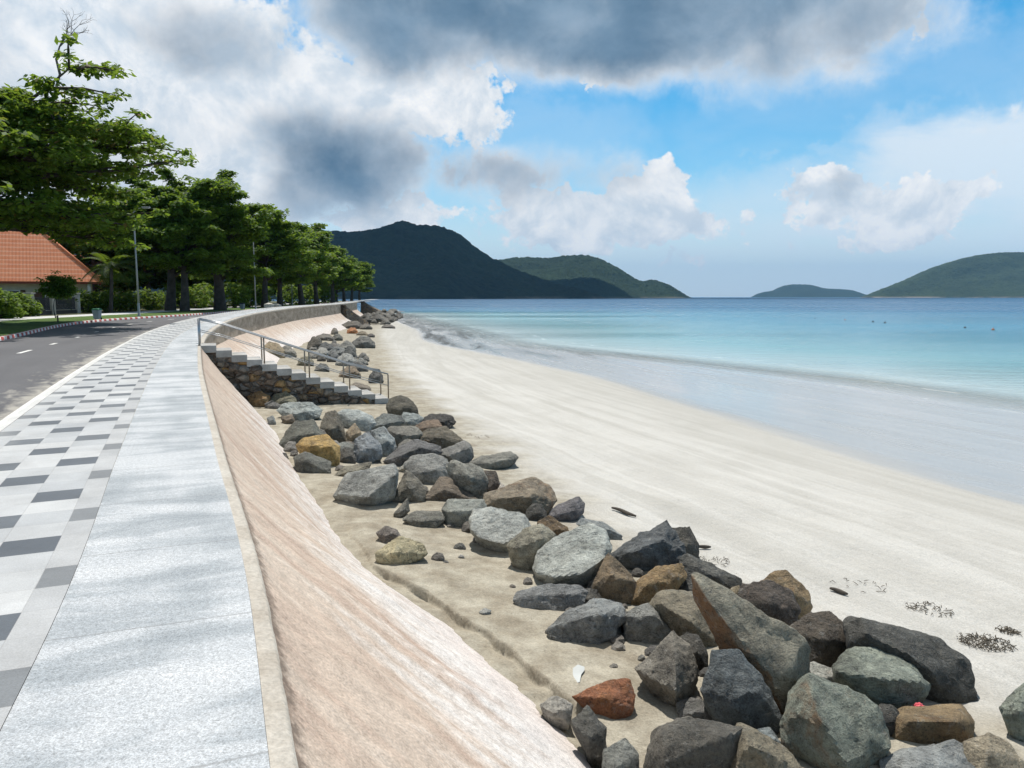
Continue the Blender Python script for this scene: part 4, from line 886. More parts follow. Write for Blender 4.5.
# rubble tipped against the far groyne and out to the point
rr = random.Random(5)
for i in range(130):
    u = rr.random(); v_ = rr.uniform(-1, 1); Y = 120+u*66+v_*2; x = (366-512)/F*120*(1-u)+(393-512)/F*186*u+v_*(3.2-1.2*u)
    hm = (1-abs(v_))*(1.1+1.0*u)*rr.random()**.7; zg = max(float(sandZ(np.array([x]), np.array([min(Y, 228)]), False)[0]), SEA-.3)+hm
    sw = rr.uniform(.7, 1.7); sh_ = sw*rr.uniform(.4, .6); px, py = 512+x/Y*F, None
    fy = (Y*cp-(zg-CAMZ)*sp); py = 384-F*(Y*sp+(zg-CAMZ)*cp)/fy; px = 512+F*x/fy; wd, ht = sw*F/Y, sh_*F/Y; k = rr.uniform(.06, .15)
    S = [(px-wd/2, py), (px-wd*.35, py-ht*.6), (px-wd*.05, py-ht), (px+wd*.3, py-ht*.8), (px+wd/2, py-.1*ht), (px+wd*.1, py+.1*ht)]
    o = silh('boulder', S, (k, k*.95, k*.88), .05, amp=.07, seed=i+100, lod=3, Y=Y)
    tag(o, 'small dark boulder heaped at the far end of the seawall and groynes', 'boulder', 'riprap at the far end of the beach')
# ------------------------------------------------------------------ staircase down to the beach
M['rubble'] = None
def mat_rubble():
    m, t = material('rubble_masonry'); c = t.co(); v = t.n('ShaderNodeTexVoronoi', feature='F1', inp={'Vector': t.scale(c, (1, 1, 1.5)), 'Scale': 3.4}); e = t.n('ShaderNodeTexVoronoi', feature='DISTANCE_TO_EDGE', inp={'Vector': t.scale(c, (1, 1, 1.5)), 'Scale': 3.4})
    r = t.n('ShaderNodeSeparateColor', inp={0: v.outputs['Color']}).outputs[0]
    col = t.ramp(r, [(.0, (.14, .115, .095)), (.35, (.22, .175, .14)), (.6, (.27, .21, .16)), (.85, (.27, .25, .225)), (.97, (.42, .26, .11))]); f = t.noise(c, 9, 6, .7); k = t.rng(f, .3, .7, .6, 1.3)
    col = t.mix(1.0, col, t.n('ShaderNodeCombineColor', inp={0: k, 1: k, 2: k}).outputs[0], 'MULTIPLY')
    j = t.rng(e.outputs['Distance'], .0, .05, 1, 0); col = t.mix(t.math('MULTIPLY', j, .6), col, (.15, .13, .11))
    h = t.math('ADD', t.rng(e.outputs['Distance'], 0, .18), t.math('MULTIPLY', f, .5)); t.out(col, .9, t.bump(h, 1.0, .10), .2); return m
M['rubble'] = mat_rubble()
M['steel'] = plain('weathered_steel', (.40, .41, .42), .38, .15, 4, 0, .85, .5); M['post'] = plain('rusty_post_steel', (.30, .25, .20), .55, .25, 8, .002, .5, .4)
M['stain'] = plain('stained_step_face', (.27, .265, .26), .9, .35, 3, .01)
oy = STAIR_Y; ox = float(wallX(oy)); nx_, ny_ = [float(q) for q in nrm(np.array([oy+.7]))]; tx, ty = -ny_, nx_
def ST(s, w, z): return np.array([ox+nx_*s+tx*w, oy+ny_*s+ty*w, z])
Rm = np.array([[nx_, tx, 0], [ny_, ty, 0], [0, 0, 1.]])
stair = empty('staircase', tuple(ST(3, .7, -2.1)), 'concrete beach steps on a dark rubble base running down from the promenade to the sand', 'staircase')
L0 = np.array(stair.location)
Z0 = float(wallZ(np.array([oy]))[0])
LAND = .55
for i in range(ST_N+1):
    s0 = -.0+.003 if i == 0 else LAND+(i-1)*ST_RUN; s1 = LAND+i*ST_RUN; z = Z0-.02-i*ST_RISE; th = .24 if i < ST_N-1 else .2
    b = MB(); b.box(ST((s0+s1)/2+.012, STAIR_W/2, z-th/2)-L0, (s1-s0-.002+.024, STAIR_W-.0, th), Rm); b.build('step', M['step'], stair, bevel=.012)
zb = -2.6
v, f = [], []
prof = [(.01, Z0-.27)]
for i in range(1, ST_N): prof += [(LAND+(i-1)*ST_RUN+.03, Z0-.02-(i-1)*ST_RISE-.242), (LAND+(i-1)*ST_RUN+.03, Z0-.02-i*ST_RISE-.242)]
prof += [(LAND+(ST_N-1)*ST_RUN, Z0-.02-(ST_N-1)*ST_RISE-.242), (LAND+(ST_N-1)*ST_RUN, zb-.2), (.01, zb-.2)]
n = len(prof); v = [ST(s, .03, z)-L0 for s, z in prof]+[ST(s, STAIR_W-.03, z)-L0 for s, z in prof]
f = [tuple(range(n)), tuple(range(2*n-1, n-1, -1))]+[(i, i+n, (i+1) % n+n, (i+1) % n) for i in range(n)]
mesh('rubble_base', v, f, M['rubble'], stair)
# loose face stones standing proud of the base on the near side
rq = random.Random(11)
bm_ = MB()
for k in range(95):
    s = rq.uniform(.3, LAND+(ST_N-1)*ST_RUN-.3); top = Z0-.4-max(0, (s-LAND))/ST_RUN*ST_RISE-.08; z = rq.uniform(-2.2, top) if top > -2.2 else -2.2
    r = rq.uniform(.10, .19); V3, F3 = ICO[3]
    dd = V3*np.array([r*1.3, r*.55, r*.9]); dd = dd*(1+.25*fbm(V3*1.7+k*3.3, 3)[:, None]); an = rq.uniform(-.4, .4)
    dd = np.stack([dd[:, 0]*math.cos(an)-dd[:, 2]*math.sin(an), dd[:, 1], dd[:, 0]*math.sin(an)+dd[:, 2]*math.cos(an)], -1)
    bm_.add([Rm @ q+ST(s, .02, z)-L0 for q in dd], [tuple(q) for q in F3])
bm_.build('face_stones', M['rubble'], stair, smooth=True)
# ---- the two handrails
def zs(s): return Z0-.02-np.clip((s-.3)/ST_RUN, 0, ST_N)*ST_RISE
for wd, lab in ((.06, 'near steel handrail of the beach steps, on the side where the boulder pile lies'), (STAIR_W-.08, 'far steel handrail of the beach steps, on the side of the distant groynes')):
    base = ST(.1, wd, Z0); h = empty('handrail', tuple(base), lab, 'handrail', 'handrails of the beach steps')
    top = [(.05, Z0+.86)]+[(s, float(zs(s))+.88) for s in (.8, 2.1, 3.6, 5.0, 6.4)]
    low = [(.05, Z0+.46)]+[(s, float(zs(s))+.46) for s in (.8, 2.1, 3.6, 5.0, 6.4)]
    MB().tube([ST(s, wd, z)-base for s, z in top], .025, 10).build('top_rail', M['steel'], h, True)
    MB().tube([ST(s, wd, z)-base for s, z in low], .014, 8).build('lower_rail', M['steel'], h, True)
    for k, s in enumerate((.05, 2.1, 3.6, 5.0, 6.4)):
        z0 = float(zs(s)); zt = (Z0+.86 if k == 0 else z0+.86)
        MB().tube([ST(s, wd, z0-.03)-base, ST(s, wd, zt)-base],   .026 if k else .036, 10).build('post', M['steel'] if k == 0 else M['post'], h, True)
# ---- groynes at the far end
def groyne(px0, py0, Y0, px1, py1, Y1, wdt, lab):
    a = P(px0, py0, Y0); b = P(px1, py1, Y1); d = (b-a); d[2] = 0; L = np.linalg.norm(d); d /= L; s = np.array([-d[1], d[0], 0])*wdt/2
    root = empty('groyne', (float(a[0]), float(a[1]), -2.8), lab, 'groyne', 'groynes at the far end of the beach'); o = np.array(root.location)
    zt = [a[2]+(b[2]-a[2])*u**.8 for u in np.linspace(0, 1, 9)]; v, f = [], []
    for i, u in enumerate(np.linspace(0, 1, 9)):
        c = a+(b-a)*u; w1 = 1+.5*u
        for sg, zz in ((-1.6*w1, -3.6), (-1, zt[i]), (1, zt[i]), (1.6*w1, -3.6)): v.append((c[0]+s[0]*sg-o[0], c[1]+s[1]*sg-o[1], zz-o[2]))
    for i in range(8):
        for k in range(3): f.append((i*4+k, i*4+k+1, i*4+k+5, i*4+k+4))
    f += [(0, 3, 2, 1), (32, 33, 34, 35)]; mesh('stone_ramp', v, f, M['rubble'], root)
groyne(342, 305, 118, 366, 322, 122, 1.6, 'nearer dark stone groyne sloping from the seawall to the sand')
groyne(362, 300.6, 185, 386, 313, 185, 3.0, 'farther dark stone groyne below the end of the tree row')


# ------------------------------------------------------------------ street furniture
M['galv'] = plain('galvanised_pole', (.36, .38, .39), .5, .1, 3, 0, .4, .4); M['lens'] = plain('lamp_lens', (.6, .6, .58), .3, .05)
def lamp(px, Y, lab, H=8.0):
    x = (px-512)/F*Y; z = float(roadZ(np.array([Y])))+.14; r = empty('street_lamp', (x, Y, z), lab, 'street lamp', 'street lamps along the road')
    MB().lathe([(.15, 0), (.15, .05), (.09, .08), (.08, .9), (.07, 1.0)], (0, 0, 0), 14).build('base', M['galv'], r, True)
    MB().tube([(0, 0, .9), (0, 0, H*.5), (0, 0, H-.3)], [.07, .058, .045], 10).build('pole', M['galv'], r, True)
    MB().tube([(0, 0, H-.35), (.25, -.05, H-.1), (.75, -.1, H)], [.04, .035, .03], 8).build('arm', M['galv'], r, True)
    hd = MB().box((1.0, -.14, H+.01), (.62, .24, .09)).build('lamp_head', M['galv'], r, bevel=.03)
    MB().box((1.02, -.14, H-.045), (.42, .17, .025)).build('lens', M['lens'], hd)
lamp(140.5, 58, 'nearest tall grey street lamp, standing on the lawn right of the green-lidded bin')
lamp(257, 88, 'street lamp in front of the second tree trunk, behind the curve of the seawall', 8.0)
lamp(293.5, 125, 'third street lamp, between the tree trunks past the pale stone block')
lamp(331, 185, 'most distant street lamp, near the end of the tree row')
M['bin_body'] = plain('bin_plastic', (.36, .38, .38), .6, .1); M['bin_lid'] = plain('bin_lid_green', (.03, .16, .08), .5, .1); M['black'] = plain('rubber', (.03, .03, .03), .7, .1)
def wbin(px, py, body, lid, lab):
    g = G(px, py, .05+.35*0); g = P(px, py, 49 if py > 315 else 84); z = .05+.35*float(wallZ(np.array([g[1]]))); r = empty('litter_bin', (g[0], g[1], z), lab, 'litter bin', 'litter bins beside the road')
    r.scale = (.72, .72, .85); b = MB(); v = [(sx*a, sy*c, zz) for zz, a, c in ((.06, .22, .22), (.72, .30, .29)) for sx, sy in ((-1, -1), (1, -1), (1, 1), (-1, 1))]
    b.add(v, [(0, 3, 2, 1), (4, 5, 6, 7)]+[(i, (i+1) % 4, 4+(i+1) % 4, 4+i) for i in range(4)]); b.build('body', body, r, bevel=.02)
    MB().add([(sx*.33, sy*.32, zz) for zz in (.722, .78) for sx, sy in ((-1, -1), (1, -1), (1, 1), (-1, 1))]+[(sx*.2, sy*.2, .86) for sx, sy in ((-1, -1), (1, -1), (1, 1), (-1, 1))],
             [(0, 3, 2, 1)]+[(k+i, k+(i+1) % 4, k+4+(i+1) % 4, k+4+i) for k in (0, 4) for i in range(4)]+[(8, 9, 10, 11)]).build('lid', lid, r, bevel=.01)
    for sx in (-1, 1): MB().tube([(sx*.24-.03, .2, .09), (sx*.24+.03, .2, .09)], .09, 12).build('wheel', M['black'], r, True)
wbin(97.5, 321, M['bin_body'], M['bin_lid'], 'grey litter bin with a green lid on the lawn by the red and white kerb')
wbin(242.5, 310, M['bin_body'], M['black'], 'small dark-lidded litter bin beside the second tree trunk')
M['pale_stone'] = mat_concrete('pale_stone', (.52, .50, .46), (.68, .66, .62), .01, 3)
def stoneblock(px, Y, sz, lab, sd):
    z = .05+.35*float(wallZ(np.array([Y]))); x = (px-512)/F*Y; rs = np.random.default_rng(sd)
    pts = [(x+sz[0]*a*rs.uniform(.8, 1), Y+sz[1]*b*rs.uniform(.8, 1), z-.05+sz[2]*c*rs.uniform(.8, 1)) for a in (-.5, .5) for b in (-.5, .5) for c in (0, 1)]+[(x, Y, z+sz[2]*1.1)]
    o = rock_from_hull('stone_block', pts, (.55, .53, .50), 0, sd, 4); tag(o, lab, 'stone block', 'pale stone blocks under the trees')
stoneblock(270, 92, (.9, .8, .6), 'rounded pale stone block under the trees, left of the flat one', 3)
stoneblock(277, 94, (1.1, .9, .5), 'flat pale stone block under the trees, right of the rounded one', 4)

# ------------------------------------------------------------------ house with the red roof
def mat_roof():
    m, t = material('clay_tiles'); uv = uvnode(t); sp = t.n('ShaderNodeSeparateXYZ', inp={0: uv}); c = t.co()
    rowf = t.math('FRACT', t.math('DIVIDE', sp.outputs[1], .62)); colf = t.math('FRACT', t.math('DIVIDE', sp.outputs[0], .30))
    n = t.noise(c, 1.1, 6, .65); f = t.noise(c, 9, 4, .7); col = t.mix(t.rng(t.math('ADD', t.math('MULTIPLY', n, .6), t.math('MULTIPLY', f, .4)), .35, .65), (.68, .20, .085), (.80, .30, .15))
    col = t.mix(t.rng(rowf, .62, .92, 0, .55), col, (.86, .52, .36))
    h = t.math('ADD', t.math('MULTIPLY', rowf, 1.0), t.math('MULTIPLY', t.math('SINE', t.math('MULTIPLY', colf, 6.283)), .15)); t.out(col, .75, t.bump(h, .8, .08), .25); return m
M['roof'] = mat_roof(); M['stucco'] = plain('ochre_stucco', (.52, .46, .33), .9, .15, 1.2, .004); M['white'] = plain('white_plaster', (.62, .60, .55), .8, .1); M['dkglass'] = plain('dark_glass', (.02, .025, .03), .12, .1); M['wood'] = plain('dark_wood', (.10, .05, .03), .6, .2); M['fascia'] = plain('fascia', (.22, .06, .035), .7, .2)
def house(corner, phi, Ln, dp, eave, ridge, lab, wins=True):
    d = np.array([math.cos(phi), math.sin(phi)]); p = np.array([-d[1], d[0]])
    r = empty('house', (corner[0], corner[1], .05), lab, 'house', 'red-roofed houses behind the road')
    def W(a, b, z): q = d*a+p*b; return (q[0], q[1], z-.05)        # a along facade (negative = left), b back
    o = .9; wl = MB(); x0, x1, y0, y1 = -Ln+o, -o, o, dp-o
    v = [W(x, y, z) for z in (-.3, eave+.05) for x, y in ((x0, y0), (x1, y0), (x1, y1), (x0, y1))]
    wl.add(v, [(0, 1, 5, 4), (1, 2, 6, 5), (2, 3, 7, 6), (3, 0, 4, 7)]).build('wall', M['stucco'], r)
    hh = dp/2; pts = [W(-Ln, 0, eave), W(0, 0, eave), W(0, dp, eave), W(-Ln, dp, eave), W(-hh, hh, ridge), W(-Ln+hh, hh, ridge)]
    vs, fs, uv = [], [], []
    sl = math.hypot(hh, ridge-eave)
    for q, u in (([0, 1, 4, 5], [(0, 0), (Ln, 0), (Ln-hh, sl), (hh, sl)]), ([1, 2, 4], [(0, 0), (dp, 0), (hh, sl)]), ([2, 3, 5, 4], [(0, 0), (Ln, 0), (Ln-hh, sl), (hh, sl)]), ([3, 0, 5], [(0, 0), (dp, 0), (hh, sl)])):
        b = len(vs); vs += [pts[i] for i in q]; uv += u; fs.append(tuple(range(b, b+len(q))))
    ro = mesh('roof', vs, fs, M['roof'], r, uv=uv)
    rc = MB()
    for a, b in ((1, 4), (0, 5), (4, 5), (2, 4)): rc.tube([np.array(pts[a])+(0, 0, .05), np.array(pts[b])+(0, 0, .05)], .13, 8)
    rc.build('ridge_cap', M['roof'], ro, True)
    fa = MB()
    for (a0, b0), (a1, b1) in (((-Ln, 0), (0, 0)), ((0, 0), (0, dp))):
        A_, B_ = np.array(W(a0, b0, eave)), np.array(W(a1, b1, eave)); nn = np.array([*(p if b0 == b1 else -d), 0])*.06
        fa.add([A_+nn*.5, B_+nn*.5, B_+nn*.5-(0, 0, .22), A_+nn*.5-(0, 0, .22), A_+nn*1.5, B_+nn*1.5, B_+nn*1.5-(0, 0, .22), A_+nn*1.5-(0, 0, .22)], [(0, 3, 2, 1), (4, 5, 6, 7), (3, 7, 6, 2), (0, 1, 5, 4)])
    fa.build('fascia', M['fascia'], ro)
    if wins:
        Rz = np.array([[d[0], p[0], 0], [d[1], p[1], 0], [0, 0, 1.]])
        for a in (-3.4, -8.0, -12.4):
            w_ = MB().box(np.array(W(a, o-.03, 1.55)), (1.5, .08, 1.5), Rz).build('window', M['white'], r); MB().box(np.array(W(a, o-.075, 1.55)), (1.28, .03, 1.28), Rz).build('pane', M['dkglass'], w_)
            sh = MB()
            for sx in (-.98, .98): sh.box(np.array(W(a+sx, o-.04, 1.55)), (.42, .05, 1.5), Rz)
            sh.build('shutters', M['wood'], w_)
        dr = MB().box(np.array(W(-5.7, o-.03, 1.05)), (1.0, .08, 2.1), Rz).build('door', M['wood'], r)
        for a in (-1.2, -5.0, -9.8, -14.5): MB().box(np.array(W(a, .35, eave/2-.1)), (.28, .28, eave+.1), Rz).build('column', M['white'], r, bevel=.02)
c = P(102, 282, 80); house(c, R(29), 24, 12.5, c[2], c[2]+6.4, 'ochre house with a broad orange tiled hip roof behind the fence at the left')
c = P(133, 276, 118); house(c, R(29), 16, 10, c[2], c[2]+3.0, 'second house, only a small patch of red roof showing between the trees', False)
# ---- fence in front of the house
M['pier'] = mat_concrete('fence_pier', (.33, .30, .26), (.48, .45, .40), .008, 3); M['panel'] = plain('dark_fence_metal', (.035, .033, .036), .6, .2)
fp = [np.array([*P(x, y, Yv)[:2]]) for x, y, Yv in ((-30, 322, 50.0), (3, 319.6, 54.5), (31, 317.5, 59), (52, 316, 62.5), (77, 314.5, 67))]
fence = empty('fence', (fp[2][0], fp[2][1], .04), 'low dark fence with pale stone piers in front of the ochre house', 'fence'); fo = np.array([fp[2][0], fp[2][1], .04])
for i, q in enumerate(fp):
    pr = MB().box((q[0]-fo[0], q[1]-fo[1], .85), (.46, .46, 1.9)).build('pier', M['pier'], fence, bevel=.02); MB().box((q[0]-fo[0], q[1]-fo[1], 1.84), (.6, .6, .10)).build('cap', M['pier'], pr, bevel=.02)
for a, b in zip(fp[:-1], fp[1:]):
    d = b-a; L = np.linalg.norm(d); d /= L; Rz = np.array([[d[0], -d[1], 0], [d[1], d[0], 0], [0, 0, 1.]]); mid = (a+b)/2-fo[:2]
    MB().box((*mid, .22), (L-.47, .2, .5), Rz).build('plinth', M['panel'], fence)
    pm = MB()
    pm.box((*mid, 1.5), (L-.48, .06, .07), Rz); pm.box((*mid, .55), (L-.48, .06, .06), Rz)
    for k in range(int(L/.14)):
        s = -L/2+.3+k*(L-.6)/max(1, int(L/.14)-1); pm.box((*(mid+d*s), 1.02), (.035, .035, 1.0), Rz)
    pm.build('railing_panel', M['panel'], fence)
# ------------------------------------------------------------------ debris on the beach
M['weed'] = plain('dry_weed', (.12, .10, .075), .9, .3, 20); M['drift'] = plain('driftwood', (.09, .075, .06), .85, .3, 10, .005)
def driftwood(px, py, px2, py2, r, lab):
    a, b = ground_at(px, py), ground_at(px2, py2); d = b-a; mid = (a+b)/2; pts, rad = [], []
    for i in range(12):
        u = i/11; q = a+d*u+np.array([0, 0, .02+r*.5])+.10*np.linalg.norm(d)*np.array([math.sin(u*5), math.cos(u*4), .15*math.sin(u*9)])*.4; pts.append(q-mid); rad.append(r*(.25+.75*math.sin(math.pi*(.1+.8*u))))
    o = MB().tube(pts, rad, 9).build('driftwood', M['drift'], None, True, loc=mid); tag(o, lab, 'driftwood', 'driftwood washed up on the beach')
driftwood(612, 510, 637, 518, .035, 'dark curved piece of driftwood behind the flat bluish slab')
driftwood(830, 591, 848, 596.5, .03, 'short dark piece of driftwood behind the tan rounded boulder')
driftwood(697, 549, 711, 549, .03, 'thin driftwood stick behind the square topped block')
rw = random.Random(3)
def weed(px, py, spread, n, lab):
    g = ground_at(px, py); mb = MB()
    for k in range(n):
        a = rw.uniform(0, 6.28); rr_ = spread*math.sqrt(rw.random()); x, y = g[0]+rr_*math.cos(a)*1.4, g[1]+rr_*math.sin(a); z = float(sandZ(np.array([x]), np.array([y]))[0])
        an = rw.uniform(0, 6.28); L = rw.uniform(.02, .10); d = np.array([math.cos(an), math.sin(an), 0])*L
        mb.tube([np.array([x, y, z+.008])-g-d/2, np.array([x, y, z+rw.uniform(.012, .05)])-g, np.array([x, y, z+.008])-g+d/2+np.array([0, 0, rw.uniform(0, .03)])], [.003, .005, .002], 5)
    o = mb.build('seaweed', M['weed'], None, True, loc=g); tag(o, lab, 'seaweed', 'seaweed scraps on the beach')
weed(985, 643, .22, 190, 'large scatter of dry seaweed right of the long charcoal boulder')
weed(1008, 632, .10, 70, 'small scatter of dry seaweed at the right edge of the picture')
weed(930, 610, .22, 60, 'thin line of dry seaweed above the long charcoal boulder')
weed(712, 562, .2, 34, 'seaweed crumbs behind the dark flat slab')
weed(865, 588, .3, 18, 'scattered seaweed crumbs near the short driftwood')
weed(470, 437, .5, 26, 'seaweed crumbs on the sand right of the upper pile')
# pink wrapper tucked against the greenish boulder
M['pink'] = plain('pink_plastic', (.80, .14, .16), .35, .15, 12); M['clear'] = plain('white_plastic', (.75, .75, .76), .35, .05)
g = P(919, 709, ground_at(919, 722)[1]-.02); rs = np.random.default_rng(2); V3, F3 = ICO[4]
pv = V3*np.array([.05, .04, .04]); pv = pv*(1+.5*fbm(V3*2.3+5, 4)[:, None]); wr = mesh('wrapper', pv, F3, M['pink'], loc=g, smooth=False); tag(wr, 'crumpled pink plastic wrapper caught between the greenish boulder and the brown one', 'wrapper')
pv = V3*np.array([.05, .02, .035])*(1+.4*fbm(V3*2.7+15, 4)[:, None])+np.array([-.065, 0, -.02]); mesh('torn_edge', pv, F3, M['clear'], wr)
M['scrap'] = plain('faded_paper', (.50, .52, .51), .8, .1); g = ground_at(577, 674); o = mesh('paper_scrap', [np.array([a, b, .012+.01*math.sin(a*40)]) for a, b in ((-.035, -.17), (.01, -.18), (.035, -.05), (.075, .05), (.08, .12), (.02, .15), (-.03, .11), (-.04, 0))], [(0, 1, 2, 3, 4, 5, 6, 7)], M['scrap'], loc=g); s_ = o.modifiers.new('t', 'SOLIDIFY'); s_.thickness = .004
tag(o, 'pale scrap of paper lying flat on the sand above the rusty red wedge', 'paper scrap')
# ------------------------------------------------------------------ floats on the water
M['float_o'] = plain('orange_float', (.55, .16, .05), .5, .1); M['float_d'] = plain('dark_float', (.06, .06, .07), .5, .1)
def buoy(px, py, m_, lab, s=1.0):
    s *= .5
    g = G(px, py, SEA); r = empty('buoy', tuple(g), lab, 'buoy', 'line of floats on the water')
    MB().lathe([(.05*s, -.25*s), (.30*s, -.15*s), (.42*s, .05*s), (.34*s, .25*s), (.12*s, .38*s)], (0, 0, 0), 14).build('float_body', m_, r, True)
    MB().tube([(0, 0, .3*s), (0, 0, .75*s)], .05*s, 8).build('mast', m_, r)
for px, py, m_, lab, s in ((873, 322, 'float_d', 'dark float, left one of the close pair in the middle of the line', 1.1), (885, 323, 'float_d', 'dark float, right one of the close pair in the middle of the line', 1.1), (965, 328, 'float_d', 'dark float toward the right end of the line', 1.0), (993, 330, 'float_o', 'orange float near the right edge of the picture', 1.1), (845, 320, 'float_o', 'small orange float left of the close pair', .8), (815, 318.5, 'float_d', 'leftmost small dark float of the line', .8)):
    buoy(px, py, M[m_], lab, s)
# ------------------------------------------------------------------ trees
def mat_leaf(name, lo, hi, yel):
    m, t = material(name); r = t.attr('rnd'); oi = t.n('ShaderNodeObjectInfo').outputs['Random']
    x = t.math('ADD', r, t.math('MULTIPLY', t.math('SUBTRACT', oi, .5), .25))
    col = t.ramp(x, [(0.0, lo), (.75, hi), (.94, yel), (1.0, (.20, .10, .04))])
    b = t.n('ShaderNodeBsdfPrincipled', inp={'Base Color': col, 'Roughness': .6, 'Specular IOR Level': .2}); tr = t.n('ShaderNodeBsdfTranslucent', inp={'Color': t.mix(.65, col, (.26, .36, .03))})
    mx = t.n('ShaderNodeMixShader', inp={0: .5, 1: b.outputs[0], 2: tr.outputs[0]}); o = t.n('ShaderNodeOutputMaterial'); t.t.links.new(mx.outputs[0], o.inputs[0]); return m
M['leaf'] = mat_leaf('almond_leaf', (.034, .080, .013), (.115, .215, .030), (.22, .30, .05)); M['leaf_d'] = mat_leaf('dark_leaf', (.022, .055, .012), (.065, .130, .024), (.13, .19, .04)); M['leaf_l'] = mat_leaf('light_leaf', (.05, .105, .016), (.14, .24, .035), (.25, .30, .06)); M['palm_leaf'] = mat_leaf('palm_leaf', (.025, .05, .015), (.05, .09, .025), (.09, .12, .04))
M['bark'] = plain('bark', (.075, .062, .052), .95, .4, 2.5, .05); M['deadwood'] = plain('dead_twigs', (.13, .115, .11), .9, .2)
def leaves(centers, per, spread, size, seed, flat=.45):
    r = np.random.default_rng(seed); C = np.repeat(np.asarray(centers), per, 0); n = len(C)
    o = r.normal(size=(n, 3)); o /= np.linalg.norm(o, axis=1, keepdims=True); o *= (r.random((n, 1))**.5)*spread; o[:, 2] *= flat
    nz = np.stack([r.normal(0, .45, n), r.normal(0, .45, n), np.ones(n)], -1); nz += o/spread*.5; nz /= np.linalg.norm(nz, axis=1, keepdims=True)
    a = r.random(n)*6.283; u = np.stack([np.cos(a), np.sin(a), np.zeros(n)], -1)*.6+o/spread; u -= nz*(u*nz).sum(1, keepdims=True); u /= np.linalg.norm(u, axis=1, keepdims=True)+1e-6; v = np.cross(nz, u)
    s = size*r.uniform(.65, 1.25, (n, 1)); c = C+o
    q = np.stack([c-u*s*.5, c+u*s*.12+v*s*.27-nz*s*.03, c+u*s*.55-nz*s*.12, c+u*s*.12-v*s*.27-nz*s*.03], 1).reshape(-1, 3)
    f = np.arange(4*n).reshape(n, 4); return q, f, np.repeat(np.clip(r.beta(2, 2, n), 0, 1), 4)
def grow(seed, H, Rr, clear, trunk_r, tiers, leaf, per, spread, dens=1.0, lean=(0, 0), rise0=.32, dome=0):
    """returns trunk MB and cluster centres; crown of layered, near horizontal limbs"""
    r = np.random.default_rng(seed); mb = MB(); cl = []
    top = np.array([lean[0], lean[1], H*.92]); tp = []
    for i in range(9):
        u = i/8; tp.append(np.array([lean[0]*u+.25*math.sin(u*4+seed), lean[1]*u+.25*math.cos(u*3+seed), H*.9*u]))
    rad = [trunk_r*(1.3 if i == 0 else 1.08 if i == 1 else 1.0)*(1-.85*(i/8)**1.1) for i in range(9)]
    tp[0][2] = -.25; tp.insert(1, tp[0]*.0+np.array([tp[0][0], tp[0][1], .45])); rad.insert(1, trunk_r*1.18)
    mb.tube(tp, rad, 12)
    def at(z):
        u = np.clip(z/(H*.9), 0, 1); return np.array([lean[0]*u+.25*math.sin(u*4+seed), lean[1]*u+.25*math.cos(u*3+seed), z])
    nl = tiers
    for k in range(nl):
        u = (k+.5)/nl; z0 = clear+(H*.88-clear)*u**.95; a = k*2.399+r.uniform(-.4, .4)
        prof = math.sqrt(max(0.05, 1-((u-.38)/.72)**2)); L = Rr*prof*r.uniform(.78, 1.12); rise = r.uniform(.05, rise0)*(1+.5*u)
        p0 = at(z0*.96); pts = [p0]; d = np.array([math.cos(a), math.sin(a), rise+.35])
        nseg = 7
        for i in range(nseg):
            v = (i+1)/nseg; d = d+np.array([r.normal(0, .16), r.normal(0, .16), -.10*(1 if v < .7 else .4)]); d /= np.linalg.norm(d[:2])+.15; pts.append(pts[-1]+d*L/nseg)
        r0 = trunk_r*.36*(1-.5*u)+.03; mb.tube(pts, [r0*(1-.85*i/nseg) for i in range(nseg+1)], 7)
        for i in range(2, nseg+1):
            v = i/nseg; nt = max(1, int(round((1.2+3.2*v)*dens)))
            for _ in range(nt):
                b = a+r.uniform(-1.5, 1.5); l2 = L*r.uniform(.10, .34)*(1.1-.3*v); e = pts[i]+np.array([math.cos(b)*l2, math.sin(b)*l2, r.uniform(-.08, .28)*l2])
                mb.tube([pts[i], (pts[i]+e)/2+np.array([0, 0, .05*l2]), e], [r0*.35*(1-v*.5)+.012, r0*.2+.01, .010], 4, False)
                cl.append(e); cl.append((pts[i]+e)/2+r.normal(0, .15, 3))
            cl.append(pts[i])
    for _ in range(int(14*dens)):
        a = r.uniform(0, 6.28); q = r.random()**.5; cl.append(at(H*.9)+np.array([math.cos(a)*q*Rr*.45, math.sin(a)*q*Rr*.45, r.uniform(-.08, .06)*H]))
    for _ in range(dome):
        d = r.normal(size=3); d /= np.linalg.norm(d); q = r.uniform(.55, 1.0); d[2] = abs(d[2])*1.15-.25
        e = at(H*.58)+np.array([d[0]*Rr*.86*q, d[1]*Rr*.86*q, d[2]*H*.36*q]); b0 = at(H*(.45+.12*d[2])); m_ = (b0+e)/2+np.array([0, 0, -.05*H*(1-d[2])])*.4
        mb.tube([b0+(m_-b0)*.75, m_+(e-m_)*.4, e], [.045, .03, .012], 4, False); cl.append(e); cl += [e+r.normal(0, .42, 3)*np.array([1, 1, .5]) for _k in range(2)]
    return mb, np.array(cl)
def tree(name, x, y, z, seed, H, Rr, clear, tr, tiers, lsz, per, spread, lab, mat='leaf', dens=1.0, group='trees along the road', rz=0.0, **k):
    r = empty(name, (x, y, z), lab, 'tree', group, rz); mb, cl = grow(seed, H, Rr, clear, tr, tiers, lsz, per, spread, dens, **k)
    mb.build('trunk', M['bark'], r, True); q, f, rn = leaves(cl, per, spread, lsz, seed); mesh('crown', q, f, M[mat], r, attrs={'rnd': rn}); return r
TG = 'row of big trees along the road'
LZ = lambda y: .05+.35*float(wallZ(np.array([y])))
